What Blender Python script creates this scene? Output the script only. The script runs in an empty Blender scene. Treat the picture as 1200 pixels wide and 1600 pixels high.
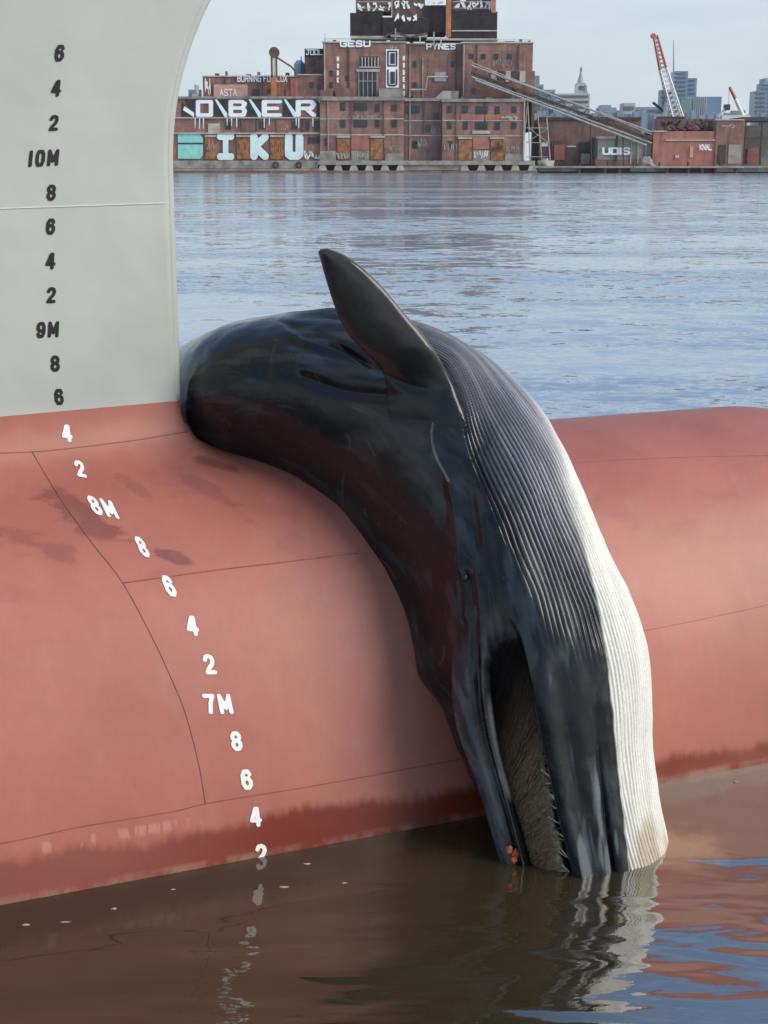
import bpy, bmesh, math, random
import numpy as np
from mathutils import Vector
from mathutils.bvhtree import BVHTree

R = math.radians
random.seed(7)
rng = np.random.default_rng(7)
S = bpy.context.scene
COL = S.collection

# ------------------------------------------------------------------ camera
CAM_H = 3.8
FPX = 2300.0                       # focal length in pixels of the 1200 x 1600 photograph
PITCH = math.atan((800 - 252) / FPX)
cam_d = bpy.data.cameras.new("camera")
cam = bpy.data.objects.new("camera", cam_d)
COL.objects.link(cam)
cam.location = (0, 0, CAM_H)
cam.rotation_euler = (math.pi / 2 - PITCH, 0, 0)
cam_d.sensor_fit = 'VERTICAL'
cam_d.sensor_height = 36.0
cam_d.lens = 36.0 * FPX / 1600.0
cam_d.clip_start = 0.1
cam_d.clip_end = 20000
S.camera = cam

# ------------------------------------------------------------------ sky, sun, exposure
SUN_EL, SUN_AZ = 33.0, 112.0        # azimuth clockwise from +Y (away from the camera)
w = bpy.data.worlds.new("World")
S.world = w
w.use_nodes = True
wn, wl = w.node_tree.nodes, w.node_tree.links
wn.clear()
wo = wn.new('ShaderNodeOutputWorld')
wb = wn.new('ShaderNodeBackground')
sky = wn.new('ShaderNodeTexSky')
sky.sky_type = 'NISHITA'
sky.sun_disc = False
sky.sun_elevation = R(SUN_EL)
sky.sun_rotation = R(SUN_AZ)
sky.air_density = 1.0
sky.dust_density = 0.4
tc = wn.new('ShaderNodeTexCoord')
mp = wn.new('ShaderNodeMapping')
mp.inputs['Scale'].default_value = (2.2, 2.2, 9.0)
cn = wn.new('ShaderNodeTexNoise')
cn.inputs['Scale'].default_value = 1.6
cn.inputs['Detail'].default_value = 6
cn.inputs['Roughness'].default_value = 0.55
cr = wn.new('ShaderNodeMapRange')
cr.inputs['From Min'].default_value = 0.40
cr.inputs['From Max'].default_value = 0.70
cr.inputs['To Min'].default_value = -0.14
cr.inputs['To Max'].default_value = 0.22
sx = wn.new('ShaderNodeSeparateXYZ')
el_ = wn.new('ShaderNodeMapRange')          # a milky veil low over the horizon, clearer and bluer overhead
for k_, v_ in zip(('From Min', 'From Max', 'To Min', 'To Max'), (0.06, 0.42, 0.88, 0.04)): el_.inputs[k_].default_value = v_
ad_ = wn.new('ShaderNodeMath'); ad_.operation = 'ADD'; ad_.use_clamp = True
cm = wn.new('ShaderNodeMix')
cm.data_type = 'RGBA'
cm.inputs['B'].default_value = (3.95, 4.5, 4.95, 1)
wl.new(tc.outputs['Generated'], mp.inputs['Vector'])
wl.new(mp.outputs['Vector'], cn.inputs['Vector'])
wl.new(cn.outputs['Fac'], cr.inputs['Value'])
wl.new(tc.outputs['Generated'], sx.inputs[0]); wl.new(sx.outputs['Z'], el_.inputs['Value'])
wl.new(el_.outputs['Result'], ad_.inputs[0]); wl.new(cr.outputs['Result'], ad_.inputs[1])
wl.new(ad_.outputs[0], cm.inputs['Factor'])
hb = wn.new('ShaderNodeMapRange')            # added brighter blue high up, out of view, to feed the water reflections
for k_, v_ in zip(('From Min', 'From Max', 'To Min', 'To Max'), (0.30, 0.62, 0.0, 0.62)): hb.inputs[k_].default_value = v_
wl.new(sx.outputs['Z'], hb.inputs['Value'])
hm = wn.new('ShaderNodeMix'); hm.data_type = 'RGBA'; hm.inputs['B'].default_value = (1.7, 3.1, 5.6, 1)
wl.new(hb.outputs['Result'], hm.inputs['Factor']); wl.new(sky.outputs['Color'], hm.inputs['A'])
wl.new(hm.outputs['Result'], cm.inputs['A'])
cb = wn.new('ShaderNodeMix'); cb.data_type = 'RGBA'
cb.inputs['A'].default_value = (3.35, 3.95, 4.45, 1); cb.inputs['B'].default_value = (4.5, 4.9, 5.15, 1)
c2 = wn.new('ShaderNodeMapRange')
for k_, v_ in zip(('From Min', 'From Max', 'To Min', 'To Max'), (0.38, 0.64, 0.0, 1.0)): c2.inputs[k_].default_value = v_
wl.new(cn.outputs['Fac'], c2.inputs['Value']); wl.new(c2.outputs['Result'], cb.inputs['Factor'])
wl.new(cb.outputs['Result'], cm.inputs['B'])
wl.new(cm.outputs['Result'], wb.inputs['Color'])
wb.inputs['Strength'].default_value = 0.15
wl.new(wb.outputs['Background'], wo.inputs['Surface'])

sun_d = bpy.data.lights.new("sun", 'SUN')
sun_d.energy = 3.1
sun_d.angle = R(34)
sun_d.color = (1.0, 0.90, 0.76)
sun = bpy.data.objects.new("sun", sun_d)
COL.objects.link(sun)
sdir = Vector((math.sin(R(SUN_AZ)) * math.cos(R(SUN_EL)), math.cos(R(SUN_AZ)) * math.cos(R(SUN_EL)), math.sin(R(SUN_EL))))
sun.rotation_euler = sdir.to_track_quat('Z', 'Y').to_euler()

S.view_settings.view_transform = 'Standard'
S.view_settings.look = 'None'
S.view_settings.exposure = 0.14
S.view_settings.gamma = 1.0

# ------------------------------------------------------------------ helpers
CP, SP = math.cos(PITCH), math.sin(PITCH)
FWD = np.array([0, CP, -SP]); UP = np.array([0, SP, CP]); RT = np.array([1.0, 0, 0])
CAMP = np.array([0, 0, CAM_H])


def ray(px, py):
    d = FWD * FPX + RT * (px - 600) + UP * (800 - py)
    return d / np.linalg.norm(d)


def P(px, py, Y):
    "point at depth Y (metres in front of the camera) that is seen at a pixel of the photograph"
    d = ray(px, py)
    return CAMP + d * (Y / d[1])


def proj(p):
    q = np.asarray(p) - CAMP
    z = q @ FWD
    return 600 + FPX * (q @ RT) / z, 800 - FPX * (q @ UP) / z


def ss(a, b, x):
    t = np.clip((x - a) / (b - a), 0, 1)
    return t * t * (3 - 2 * t)


def vnoise(p, seed=0):
    "3-D value noise, about -1..1"
    p = np.asarray(p, float)
    i = np.floor(p).astype(np.int64); f = p - i
    f = f * f * (3 - 2 * f)
    out = 0
    for dx in (0, 1):
        for dy in (0, 1):
            for dz in (0, 1):
                h = (i[..., 0] + dx) * 374761393 + (i[..., 1] + dy) * 668265263 + (i[..., 2] + dz) * 2147483647 + seed * 1013904223
                h = (h ^ (h >> 13)) * 1274126177
                h = ((h ^ (h >> 16)) & 0xFFFF) / 32767.5 - 1
                wgt = (f[..., 0] if dx else 1 - f[..., 0]) * (f[..., 1] if dy else 1 - f[..., 1]) * (f[..., 2] if dz else 1 - f[..., 2])
                out = out + h * wgt
    return out


def fbm(p, oct=4, seed=0):
    p = np.asarray(p, float); a = 1; s = 0; t = 0
    for o in range(oct):
        s = s + a * vnoise(p * 2 ** o, seed + o); t += a; a *= .5
    return s / t


def obj(name, verts, faces, mat=None, parent=None, smooth=False):
    me = bpy.data.meshes.new(name)
    me.from_pydata([tuple(v) for v in verts], [], [tuple(f) for f in faces])
    if mat is not None:
        me.materials.append(mat)
    if smooth:
        me.polygons.foreach_set('use_smooth', [True] * len(me.polygons))
    me.update()
    o = bpy.data.objects.new(name, me)
    COL.objects.link(o)
    if parent is not None:
        o.parent = parent
        o.matrix_parent_inverse = parent.matrix_world.inverted()
    return o


def empty(name, loc):
    o = bpy.data.objects.new(name, None)
    o.location = tuple(loc)
    o.empty_display_size = .2
    COL.objects.link(o)
    bpy.context.view_layer.update()
    return o


def tag(o, label=None, cat=None, group=None, kind=None):
    if label: o['label'] = label
    if cat: o['category'] = cat
    if group: o['group'] = group
    if kind: o['kind'] = kind
    return o


class MB:
    "collects boxes, bars and sheets of one part"
    def __init__(s): s.v = []; s.f = []
    def add(s, v, f):
        n = len(s.v); s.v += [tuple(x) for x in v]; s.f += [tuple(i + n for i in q) for q in f]; return s
    def box(s, a, b):
        x0, y0, z0 = a; x1, y1, z1 = b
        return s.add([(x0, y0, z0), (x1, y0, z0), (x1, y1, z0), (x0, y1, z0), (x0, y0, z1), (x1, y0, z1), (x1, y1, z1), (x0, y1, z1)],
                     [(0, 3, 2, 1), (4, 5, 6, 7), (0, 1, 5, 4), (1, 2, 6, 5), (2, 3, 7, 6), (3, 0, 4, 7)])
    def bar(s, p, q, r, n=6, r2=None):
        p = Vector(p); q = Vector(q); d = (q - p).normalized()
        a = d.orthogonal().normalized(); b = d.cross(a)
        r2 = r if r2 is None else r2
        v = [p + (a * math.cos(t) + b * math.sin(t)) * r for t in [2 * math.pi * i / n for i in range(n)]]
        v += [q + (a * math.cos(t) + b * math.sin(t)) * r2 for t in [2 * math.pi * i / n for i in range(n)]]
        f = [(i, (i + 1) % n, n + (i + 1) % n, n + i) for i in range(n)] + [tuple(range(n - 1, -1, -1)), tuple(range(n, 2 * n))]
        return s.add(v, f)
    def tube(s, pts, r, n=8):
        pts = [Vector(p) for p in pts]
        rings = []
        for i, p in enumerate(pts):
            d = (pts[min(i + 1, len(pts) - 1)] - pts[max(i - 1, 0)]).normalized()
            a = d.cross(Vector((0.3, -1, .2))).normalized(); b = d.cross(a)
            rr = r[i] if hasattr(r, '__len__') else r
            rings.append([p + (a * math.cos(2 * math.pi * k / n) + b * math.sin(2 * math.pi * k / n)) * rr for k in range(n)])
        v = [x for g in rings for x in g]; f = []
        for i in range(len(pts) - 1):
            for k in range(n):
                f.append((i * n + k, i * n + (k + 1) % n, (i + 1) * n + (k + 1) % n, (i + 1) * n + k))
        f.append(tuple(range(n - 1, -1, -1))); f.append(tuple((len(pts) - 1) * n + k for k in range(n)))
        return s.add(v, f)
    def build(s, name, mat, parent=None, smooth=False): return obj(name, s.v, s.f, mat, parent, smooth)


# ------------------------------------------------------------------ materials
class NT:
    def __init__(s, name):
        s.m = bpy.data.materials.new(name); s.m.use_nodes = True
        s.n, s.l = s.m.node_tree.nodes, s.m.node_tree.links
        s.b = s.n['Principled BSDF']
    def node(s, t, **kw):
        n = s.n.new(t)
        for k, v in kw.items():
            if k in n.inputs: n.inputs[k].default_value = v
            else: setattr(n, k, v)
        return n
    def link(s, a, b): s.l.new(a, b)
    def coord(s, scale=(1, 1, 1), rot=(0, 0, 0), kind='Object'):
        t = s.node('ShaderNodeTexCoord'); m = s.node('ShaderNodeMapping')
        m.inputs['Scale'].default_value = scale; m.inputs['Rotation'].default_value = rot
        s.link(t.outputs[kind], m.inputs['Vector']); return m.outputs['Vector']
    def noise(s, vec, scale, detail=5, rough=.55, dist=0):
        n = s.node('ShaderNodeTexNoise'); n.inputs['Scale'].default_value = scale; n.inputs['Detail'].default_value = detail
        n.inputs['Roughness'].default_value = rough; n.inputs['Distortion'].default_value = dist
        s.link(vec, n.inputs['Vector']); return n.outputs['Fac']
    def mr(s, val, a, b, c=0, d=1, smooth=False):
        n = s.node('ShaderNodeMapRange')
        if smooth: n.interpolation_type = 'SMOOTHSTEP'
        for k, v in zip(('From Min', 'From Max', 'To Min', 'To Max'), (a, b, c, d)): n.inputs[k].default_value = v
        s.link(val, n.inputs['Value']); return n.outputs['Result']
    def math(s, op, a, b=None, c=None):
        n = s.node('ShaderNodeMath', operation=op)
        for i, x in enumerate((a, b, c)):
            if x is None: continue
            if isinstance(x, (int, float)): n.inputs[i].default_value = x
            else: s.link(x, n.inputs[i])
        return n.outputs[0]
    def mix(s, fac, a, b, mode='MIX'):
        n = s.node('ShaderNodeMix', data_type='RGBA'); n.blend_type = mode
        if isinstance(fac, (int, float)): n.inputs['Factor'].default_value = fac
        else: s.link(fac, n.inputs['Factor'])
        for k, x in (('A', a), ('B', b)):
            if isinstance(x, tuple): n.inputs[k].default_value = (*x, 1)
            else: s.link(x, n.inputs[k])
        return n.outputs['Result']
    def bump(s, h, strength, dist, prev=None):
        n = s.node('ShaderNodeBump'); n.inputs['Strength'].default_value = strength; n.inputs['Distance'].default_value = dist
        s.link(h, n.inputs['Height'])
        if prev is not None: s.link(prev, n.inputs['Normal'])
        return n.outputs['Normal']
    def sep(s, vec):
        n = s.node('ShaderNodeSeparateXYZ'); s.link(vec, n.inputs[0]); return n.outputs
    def set(s, **kw):
        for k, v in kw.items():
            k = k.replace('_', ' ')
            i = s.b.inputs[k]
            if isinstance(v, (int, float)): i.default_value = v
            elif isinstance(v, tuple): i.default_value = (*v, 1)
            else: s.link(v, i)
        return s.m


def plain(name, col, rough=.7, var=.25, scale=2.0, metallic=0.0):
    "a worn surface: base colour with two scales of procedural variation"
    t = NT(name)
    v = t.coord()
    f = t.noise(v, scale, 6, .6)
    dark = tuple(c * (1 - var) for c in col); light = tuple(min(1, c * (1 + var)) for c in col)
    c = t.mix(t.mr(f, .3, .7), dark, light)
    t.set(Base_Color=c, Roughness=rough, Metallic=metallic)
    return t.m


# ------------------------------------------------------------------ stroke lettering
GL = {
    '0': [[(.25, .0), (.75, 0), (.95, .25), (.95, .75), (.75, 1), (.25, 1), (.05, .75), (.05, .25), (.25, 0)]],
    '1': [[(.5, 0), (.5, 1)]],
    '2': [[(.05, .78), (.22, .97), (.55, 1), (.85, .92), (.95, .72), (.8, .5), (.3, .22), (.05, 0), (.97, 0)]],
    '4': [[(.75, 0), (.75, 1), (.55, 1), (.0, .28), (1, .28)]],
    '6': [[(.92, .82), (.75, 1), (.3, 1), (.05, .75), (.05, .25), (.28, 0), (.72, 0), (.95, .2), (.95, .4), (.72, .58), (.3, .58), (.05, .42)]],
    '7': [[(0, 1), (1, 1), (.62, .55), (.42, 0)]],
    '8': [[(.3, .53), (.08, .68), (.08, .85), (.3, 1), (.7, 1), (.92, .85), (.92, .68), (.7, .53), (.3, .53), (.05, .35), (.05, .18), (.3, 0), (.7, 0), (.95, .18), (.95, .35), (.7, .53)]],
    '9': [[(.08, .18), (.25, 0), (.7, 0), (.95, .25), (.95, .75), (.72, 1), (.28, 1), (.05, .8), (.05, .6), (.28, .42), (.7, .42), (.95, .58)]],
    'M': [[(0, 0), (0, 1), (.5, .25), (1, 1), (1, 0)]],
    'O': [[(0, 0), (1, 0), (1, 1), (0, 1), (0, 0)]],
    'B': [[(0, 0), (0, 1), (.8, 1), (1, .85), (.85, .52), (0, .52)], [(.85, .52), (1, .3), (.9, 0), (0, 0)]],
    'E': [[(1, 1), (0, 1), (0, 0), (1, 0)], [(0, .5), (.8, .5)]],
    'R': [[(0, 0), (0, 1), (.85, 1), (1, .8), (.85, .5), (0, .5)], [(.5, .5), (1, 0)]],
    'I': [[(.5, 0), (.5, 1)]], 'i': [[(.5, 0), (.5, 1)], [(0.05, 1), (.95, 1)], [(.05, 0), (.95, 0)]],
    'K': [[(0, 0), (0, 1)], [(1, 1), (.1, .5), (1, 0)]],
    'U': [[(0, 1), (0, .1), (.2, 0), (.8, 0), (1, .1), (1, 1)]],
    'J': [[(.1, 1), (1, 1)], [(.7, 1), (.7, .15), (.5, 0), (.15, 0), (0, .2)]],
    'N': [[(0, 0), (0, 1), (1, 0), (1, 1)]],
    'G': [[(1, .85), (.8, 1), (.15, 1), (0, .8), (0, .2), (.15, 0), (.9, 0), (1, .1), (1, .5), (.55, .5)]],
    'S': [[(1, .85), (.85, 1), (.15, 1), (0, .8), (.1, .55), (.9, .45), (1, .2), (.85, 0), (.15, 0), (0, .15)]],
    'P': [[(0, 0), (0, 1), (.9, 1), (1, .8), (.9, .45), (0, .45)]],
    'Y': [[(0, 1), (.5, .5), (1, 1)], [(.5, .5), (.5, 0)]],
    'D': [[(0, 0), (0, 1), (.7, 1), (1, .75), (1, .25), (.7, 0), (0, 0)]],
    'F': [[(0, 0), (0, 1), (1, 1)], [(0, .5), (.7, .5)]],
    'X': [[(0, 0), (1, 1)], [(0, 1), (1, 0)]],
    'L': [[(0, 1), (0, 0), (1, 0)]], 'A': [[(0, 0), (.5, 1), (1, 0)], [(.2, .4), (.8, .4)]],
    'T': [[(0, 1), (1, 1)], [(.5, 1), (.5, 0)]], 'Q': [[(0, 0), (1, 0), (1, 1), (0, 1), (0, 0)], [(.6, .3), (1.1, -.1)]],
    'H': [[(0, 0), (0, 1)], [(1, 0), (1, 1)], [(0, .5), (1, .5)]],
    'C': [[(1, .85), (.8, 1), (.2, 1), (0, .8), (0, .2), (.2, 0), (.8, 0), (1, .15)]],
    'V': [[(0, 1), (.5, 0), (1, 1)]], 'W': [[(0, 1), (.25, 0), (.5, .7), (.75, 0), (1, 1)]],
}


def seg_d(px, py, a, b):
    ax, ay = a; bx, by = b
    dx, dy = bx - ax, by - ay
    t = np.clip(((px - ax) * dx + (py - ay) * dy) / (dx * dx + dy * dy + 1e-12), 0, 1)
    return np.hypot(px - ax - t * dx, py - ay - t * dy)


def sheet(segs, half, cell):
    "flat lettering: everything within `half` of the given segments, contoured on a grid -> 2-D verts, faces"
    P_ = np.array([q for s_ in segs for q in s_])
    x0, y0 = P_.min(0) - half - cell; x1, y1 = P_.max(0) + half + cell
    nx, ny = int((x1 - x0) / cell) + 2, int((y1 - y0) / cell) + 2
    gx, gy = np.meshgrid(x0 + np.arange(nx) * cell, y0 + np.arange(ny) * cell, indexing='ij')
    D = np.full(gx.shape, 1e9)
    for a, b in segs: D = np.minimum(D, seg_d(gx, gy, a, b))
    D -= half
    V, F, ix = [], [], {}
    def vid(k, p):
        if k not in ix: ix[k] = len(V); V.append(p)
        return ix[k]
    for i in range(nx - 1):
        for j in range(ny - 1):
            c = [(i, j), (i + 1, j), (i + 1, j + 1), (i, j + 1)]
            d = [D[q] for q in c]
            if min(d) >= 0: continue
            poly = []
            for k in range(4):
                a, b, da, db = c[k], c[(k + 1) % 4], d[k], d[(k + 1) % 4]
                if da < 0: poly.append(vid(a, (gx[a], gy[a])))
                if (da < 0) != (db < 0):
                    t = da / (da - db)
                    key = (min(a, b), max(a, b))
                    poly.append(vid(key, (gx[a] + t * (gx[b] - gx[a]), gy[a] + t * (gy[b] - gy[a]))))
            if len(poly) >= 3: F.append(poly)
    return V, F


def text_segs(text, asp=.6, gap=.32):
    segs = []; x = 0
    for ch in text:
        if ch == ' ': x += asp * .7; continue
        wd = asp * (.15 if ch in '1I' else 1.15 if ch == 'M' else 1)
        for pl in GL[ch]:
            pts = [(x + (p[0] if ch not in '1I' else .5) * wd, p[1]) for p in pl]
            segs += list(zip(pts[:-1], pts[1:]))
        x += wd + gap
    x -= gap
    return [((a[0] - x / 2, a[1] - .5), (b[0] - x / 2, b[1] - .5)) for a, b in segs], x


# ------------------------------------------------------------------ the river
def make_water():
    t = NT('river_water')
    n = t.n; n.remove(t.b)
    out = n['Material Output']
    pos = t.node('ShaderNodeNewGeometry').outputs['Position']
    sp = t.sep(pos)
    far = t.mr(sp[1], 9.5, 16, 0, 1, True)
    def mapped(sc, rot=0):
        m = t.node('ShaderNodeMapping'); m.inputs['Scale'].default_value = sc; m.inputs['Rotation'].default_value = (0, 0, rot)
        t.link(pos, m.inputs['Vector']); return m.outputs['Vector']
    # sheltered water by the ship: long lazy ripples
    n1 = t.noise(mapped((.75, 2.4, 1), .12), 1.0, 2.0, .4, .4)
    n2 = t.noise(mapped((1.4, 4.5, 1), -.1), 1.2, 2.0, .5, .3)
    lee = t.mr(sp[0], -1.2, 1.6, .45, 1.0, True)
    hn = t.math('ADD', t.math('MULTIPLY', n1, .095), t.math('MULTIPLY', n2, .013))
    dp = t.node('ShaderNodeVectorMath', operation='DOT_PRODUCT'); t.link(pos, dp.inputs[0]); dp.inputs[1].default_value = (math.sin(R(22.6)), -math.cos(R(22.6)), 0)
    lee = t.math('MULTIPLY', lee, t.mr(dp.outputs['Value'], -7.2, -5.6, .12, 1.0, True))      # flattest right against the plating
    hn = t.math('MULTIPLY', t.math('MULTIPLY', hn, lee), t.math('SUBTRACT', 1.0, far))
    # open river: wind ripples in patches, with smoother slicks between (slopes given directly)
    nrm = t.bump(t.math('ADD', hn, t.math('MULTIPLY', t.noise(mapped((9, 16, 1)), 1.0, 3, .6), t.math('MULTIPLY', lee, .0012))), 1.0, 1.0)
    def slope(vec, sc, det, rough, amp):
        n_ = t.node('ShaderNodeTexNoise'); n_.inputs['Scale'].default_value = sc; n_.inputs['Detail'].default_value = det
        n_.inputs['Roughness'].default_value = rough; t.link(vec, n_.inputs['Vector'])
        su = t.node('ShaderNodeVectorMath', operation='SUBTRACT'); t.link(n_.outputs['Color'], su.inputs[0]); su.inputs[1].default_value = (.5, .5, .5)
        mu = t.node('ShaderNodeVectorMath', operation='MULTIPLY'); t.link(su.outputs[0], mu.inputs[0]); mu.inputs[1].default_value = (amp * .6, amp, 0)
        return mu.outputs[0]
    s1 = slope(mapped((.5, 1.0, 1), .1), 1.2, 2, .5, .42)
    s2 = slope(mapped((.7, 1.2, 1), -.15), 4.6, 4, .7, .58)
    ad = t.node('ShaderNodeVectorMath', operation='ADD'); t.link(s1, ad.inputs[0]); t.link(s2, ad.inputs[1])
    band = t.mr(t.noise(mapped((.012, .075, 1), .04), 1.0, 4.0, .55), .43, .57, .34, 1.15, True)
    sc_ = t.node('ShaderNodeVectorMath', operation='SCALE'); tl = t.node('ShaderNodeVectorMath', operation='ADD'); t.link(ad.outputs[0], tl.inputs[0]); tl.inputs[1].default_value = (0, -.05, 0); t.link(tl.outputs[0], sc_.inputs[0]); t.link(t.math('MULTIPLY', band, far), sc_.inputs['Scale'])
    a2 = t.node('ShaderNodeVectorMath', operation='ADD'); t.link(nrm, a2.inputs[0]); t.link(sc_.outputs[0], a2.inputs[1])
    nz = t.node('ShaderNodeVectorMath', operation='NORMALIZE'); t.link(a2.outputs[0], nz.inputs[0]); nrm = nz.outputs[0]
    mud_sky = t.mix(far, (.040, .029, .014), (.27, .335, .39))  # brown near the hull; reflected sky painted pale blue far out
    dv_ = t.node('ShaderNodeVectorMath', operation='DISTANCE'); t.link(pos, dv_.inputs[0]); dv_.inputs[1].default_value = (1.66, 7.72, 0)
    chin_glow = t.math('ADD', dv_.outputs['Value'], t.mr(t.noise(mapped((5, 5, 1)), 1.0, 4, .6), .3, .7, -.12, .12))
    mud_sky = t.mix(t.mr(chin_glow, .36, .05, 0, .8, True), mud_sky, (.30, .20, .09))  # tan patch painted in for the pale glow of the submerged chin
    df = t.node('ShaderNodeBsdfDiffuse'); t.link(mud_sky, df.inputs['Color'])
    gl = t.node('ShaderNodeBsdfGlossy'); gl.inputs['Roughness'].default_value = .035
    gl.inputs['Color'].default_value = (1, 1, 1, 1)
    t.link(nrm, gl.inputs['Normal'])
    fr = t.node('ShaderNodeFresnel'); t.link(t.math('ADD', t.mr(far, 0, 1, 1.75, 2.2), t.math('MULTIPLY', t.mr(sp[0], .2, 1.6, 0, 2.2, True), t.math('SUBTRACT', 1.0, far))), fr.inputs['IOR'])
    t.link(nrm, fr.inputs['Normal'])
    mx = t.node('ShaderNodeMixShader')
    t.link(fr.outputs[0], mx.inputs[0]); t.link(df.outputs[0], mx.inputs[1]); t.link(gl.outputs[0], mx.inputs[2])
    t.link(mx.outputs[0], out.inputs['Surface'])
    return t.m


M = {}
M['water'] = make_water()
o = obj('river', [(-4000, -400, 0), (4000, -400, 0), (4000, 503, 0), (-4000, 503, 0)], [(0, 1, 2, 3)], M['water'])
tag(o, kind='structure')

# ------------------------------------------------------------------ the ship's bow
HEAD = R(22.6)
SO = np.array([-1.30, 9.05, 0.0])                       # where the stem meets the water, on the centreline
SU = np.array([math.cos(HEAD), math.sin(HEAD), 0])      # forward
SV = np.array([math.sin(HEAD), -math.cos(HEAD), 0])     # towards the camera


def stem_s(z):
    return .235 * np.clip((z - 3.72) / .97, 0, 3) ** 2.2


def f_hull(p):
    s, t, z = p[..., 0], p[..., 1], p[..., 2]
    half = .045 + np.clip(stem_s(z) - s, -.3, 9) * .155
    wall = np.maximum(np.abs(t) - half, s - stem_s(z) - .02)
    wall = np.maximum(wall, z - 5.8)
    e = np.sqrt((t / 1.60) ** 2 + ((z + .38) / 2.42) ** 2 + (np.clip(s - 4.2, 0, 9) / 2.1) ** 2)
    bulb = (e - 1) * (1.5 + .6 * np.clip((z + .38) / 2.4, 0, 1))
    k = .34
    h = np.clip(k - np.abs(wall - bulb), 0, k) / k
    d = np.minimum(wall, bulb) - h * h * k * .25
    return np.maximum(np.maximum(d, -5.9 - s), -1.1 - z)


def surface_nets(f, lo, hi, h):
    n = [int(round((b - a) / h)) + 1 for a, b in zip(lo, hi)]
    ax = [np.linspace(a, b, k) for a, b, k in zip(lo, hi, n)]
    G = np.stack(np.meshgrid(*ax, indexing='ij'), -1)
    F = f(G)
    ins = F < 0
    sh = tuple(k - 1 for k in n)
    corners = [(i, j, k) for i in (0, 1) for j in (0, 1) for k in (0, 1)]
    sl = lambda c: tuple(slice(c[a], c[a] + sh[a]) for a in range(3))
    cnt = sum(ins[sl(c)].astype(int) for c in corners)
    act = (cnt > 0) & (cnt < 8)
    idx = np.full(sh, -1); idx[act] = np.arange(act.sum())
    cells = np.argwhere(act)
    acc = np.zeros((len(cells), 3)); num = np.zeros(len(cells))
    for a in corners:
        for b in corners:
            if sum(b) - sum(a) == 1 and all(y >= x for x, y in zip(a, b)):
                ia = tuple((cells + a).T); ib = tuple((cells + b).T)
                fa, fb = F[ia], F[ib]
                m = (fa < 0) != (fb < 0)
                t = np.where(m, fa / np.where(m, fa - fb, 1), 0)[:, None]
                acc += np.where(m[:, None], G[ia] * (1 - t) + G[ib] * t, 0); num += m
    V = acc / num[:, None]
    for _ in range(3):
        e = 1e-3; g = np.stack([(f(V + e * np.eye(3)[a]) - f(V - e * np.eye(3)[a])) / (2 * e) for a in range(3)], -1)
        st = f(V)[:, None] * g / np.maximum((g * g).sum(-1, keepdims=True), .2)
        V = V - np.clip(st, -h * .5, h * .5)
    faces = []
    for a in range(3):
        b, c = (a + 1) % 3, (a + 2) % 3
        s0 = [slice(None)] * 3; s1 = [slice(None)] * 3
        s0[a] = slice(0, n[a] - 1); s1[a] = slice(1, n[a])
        d = ins[tuple(s0)] != ins[tuple(s1)]
        E = np.argwhere(d)
        ok = (E[:, b] > 0) & (E[:, c] > 0) & (E[:, b] < n[b] - 1) & (E[:, c] < n[c] - 1)
        E = E[ok]
        eb = np.zeros(3, int); eb[b] = 1; ec = np.zeros(3, int); ec[c] = 1
        q = np.stack([idx[tuple((E - eb - ec).T)], idx[tuple((E - ec).T)], idx[tuple(E.T)], idx[tuple((E - eb).T)]], 1)
        fl = ~ins[tuple(E.T)]
        q[fl] = q[fl][:, ::-1]
        faces.append(q)
    return V, np.concatenate(faces)


hv, hf = surface_nets(f_hull, (-6, -2.0, -1.2), (6.6, 2.0, 6.0), .05)
hw = SO + hv[:, :1] * SU + hv[:, 1:2] * SV + hv[:, 2:3] * np.array([0, 0, 1.0])
hf = hf[:, ::-1]      # SU, SV, Z is left-handed
HULL_BVH = BVHTree.FromPolygons([tuple(v) for v in hw], [tuple(f) for f in hf])


def on_hull(px, py, off=.004):
    loc, nor, i, d = HULL_BVH.ray_cast(Vector(CAMP), Vector(ray(px, py)))
    if loc is None: return None
    if nor.dot(Vector(ray(px, py))) > 0: nor = -nor
    return np.array(loc) + np.array(nor) * off


PAINT_Z = 2.36


def white_paint():
    t = NT('white_hull_paint')
    v = t.coord()
    big = t.noise(v, .9, 4, .5)
    c = t.mix(t.mr(big, .35, .65), (.345, .37, .335), (.40, .425, .385))
    vs = t.coord((6, 6, .6))
    st = t.mr(t.noise(vs, 1.2, 5, .6), .55, .8)
    c = t.mix(t.math('MULTIPLY', st, .22), c, (.44, .46, .42))
    fine = t.noise(v, 55, 3, .5)
    nrm = t.bump(fine, .12, .003, t.bump(t.noise(v, 2.0, 2, .4), .7, .03))
    t.set(Base_Color=c, Roughness=t.mr(t.noise(v, 9, 3), .3, .7, .36, .5), Normal=nrm)
    return t.m


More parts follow.
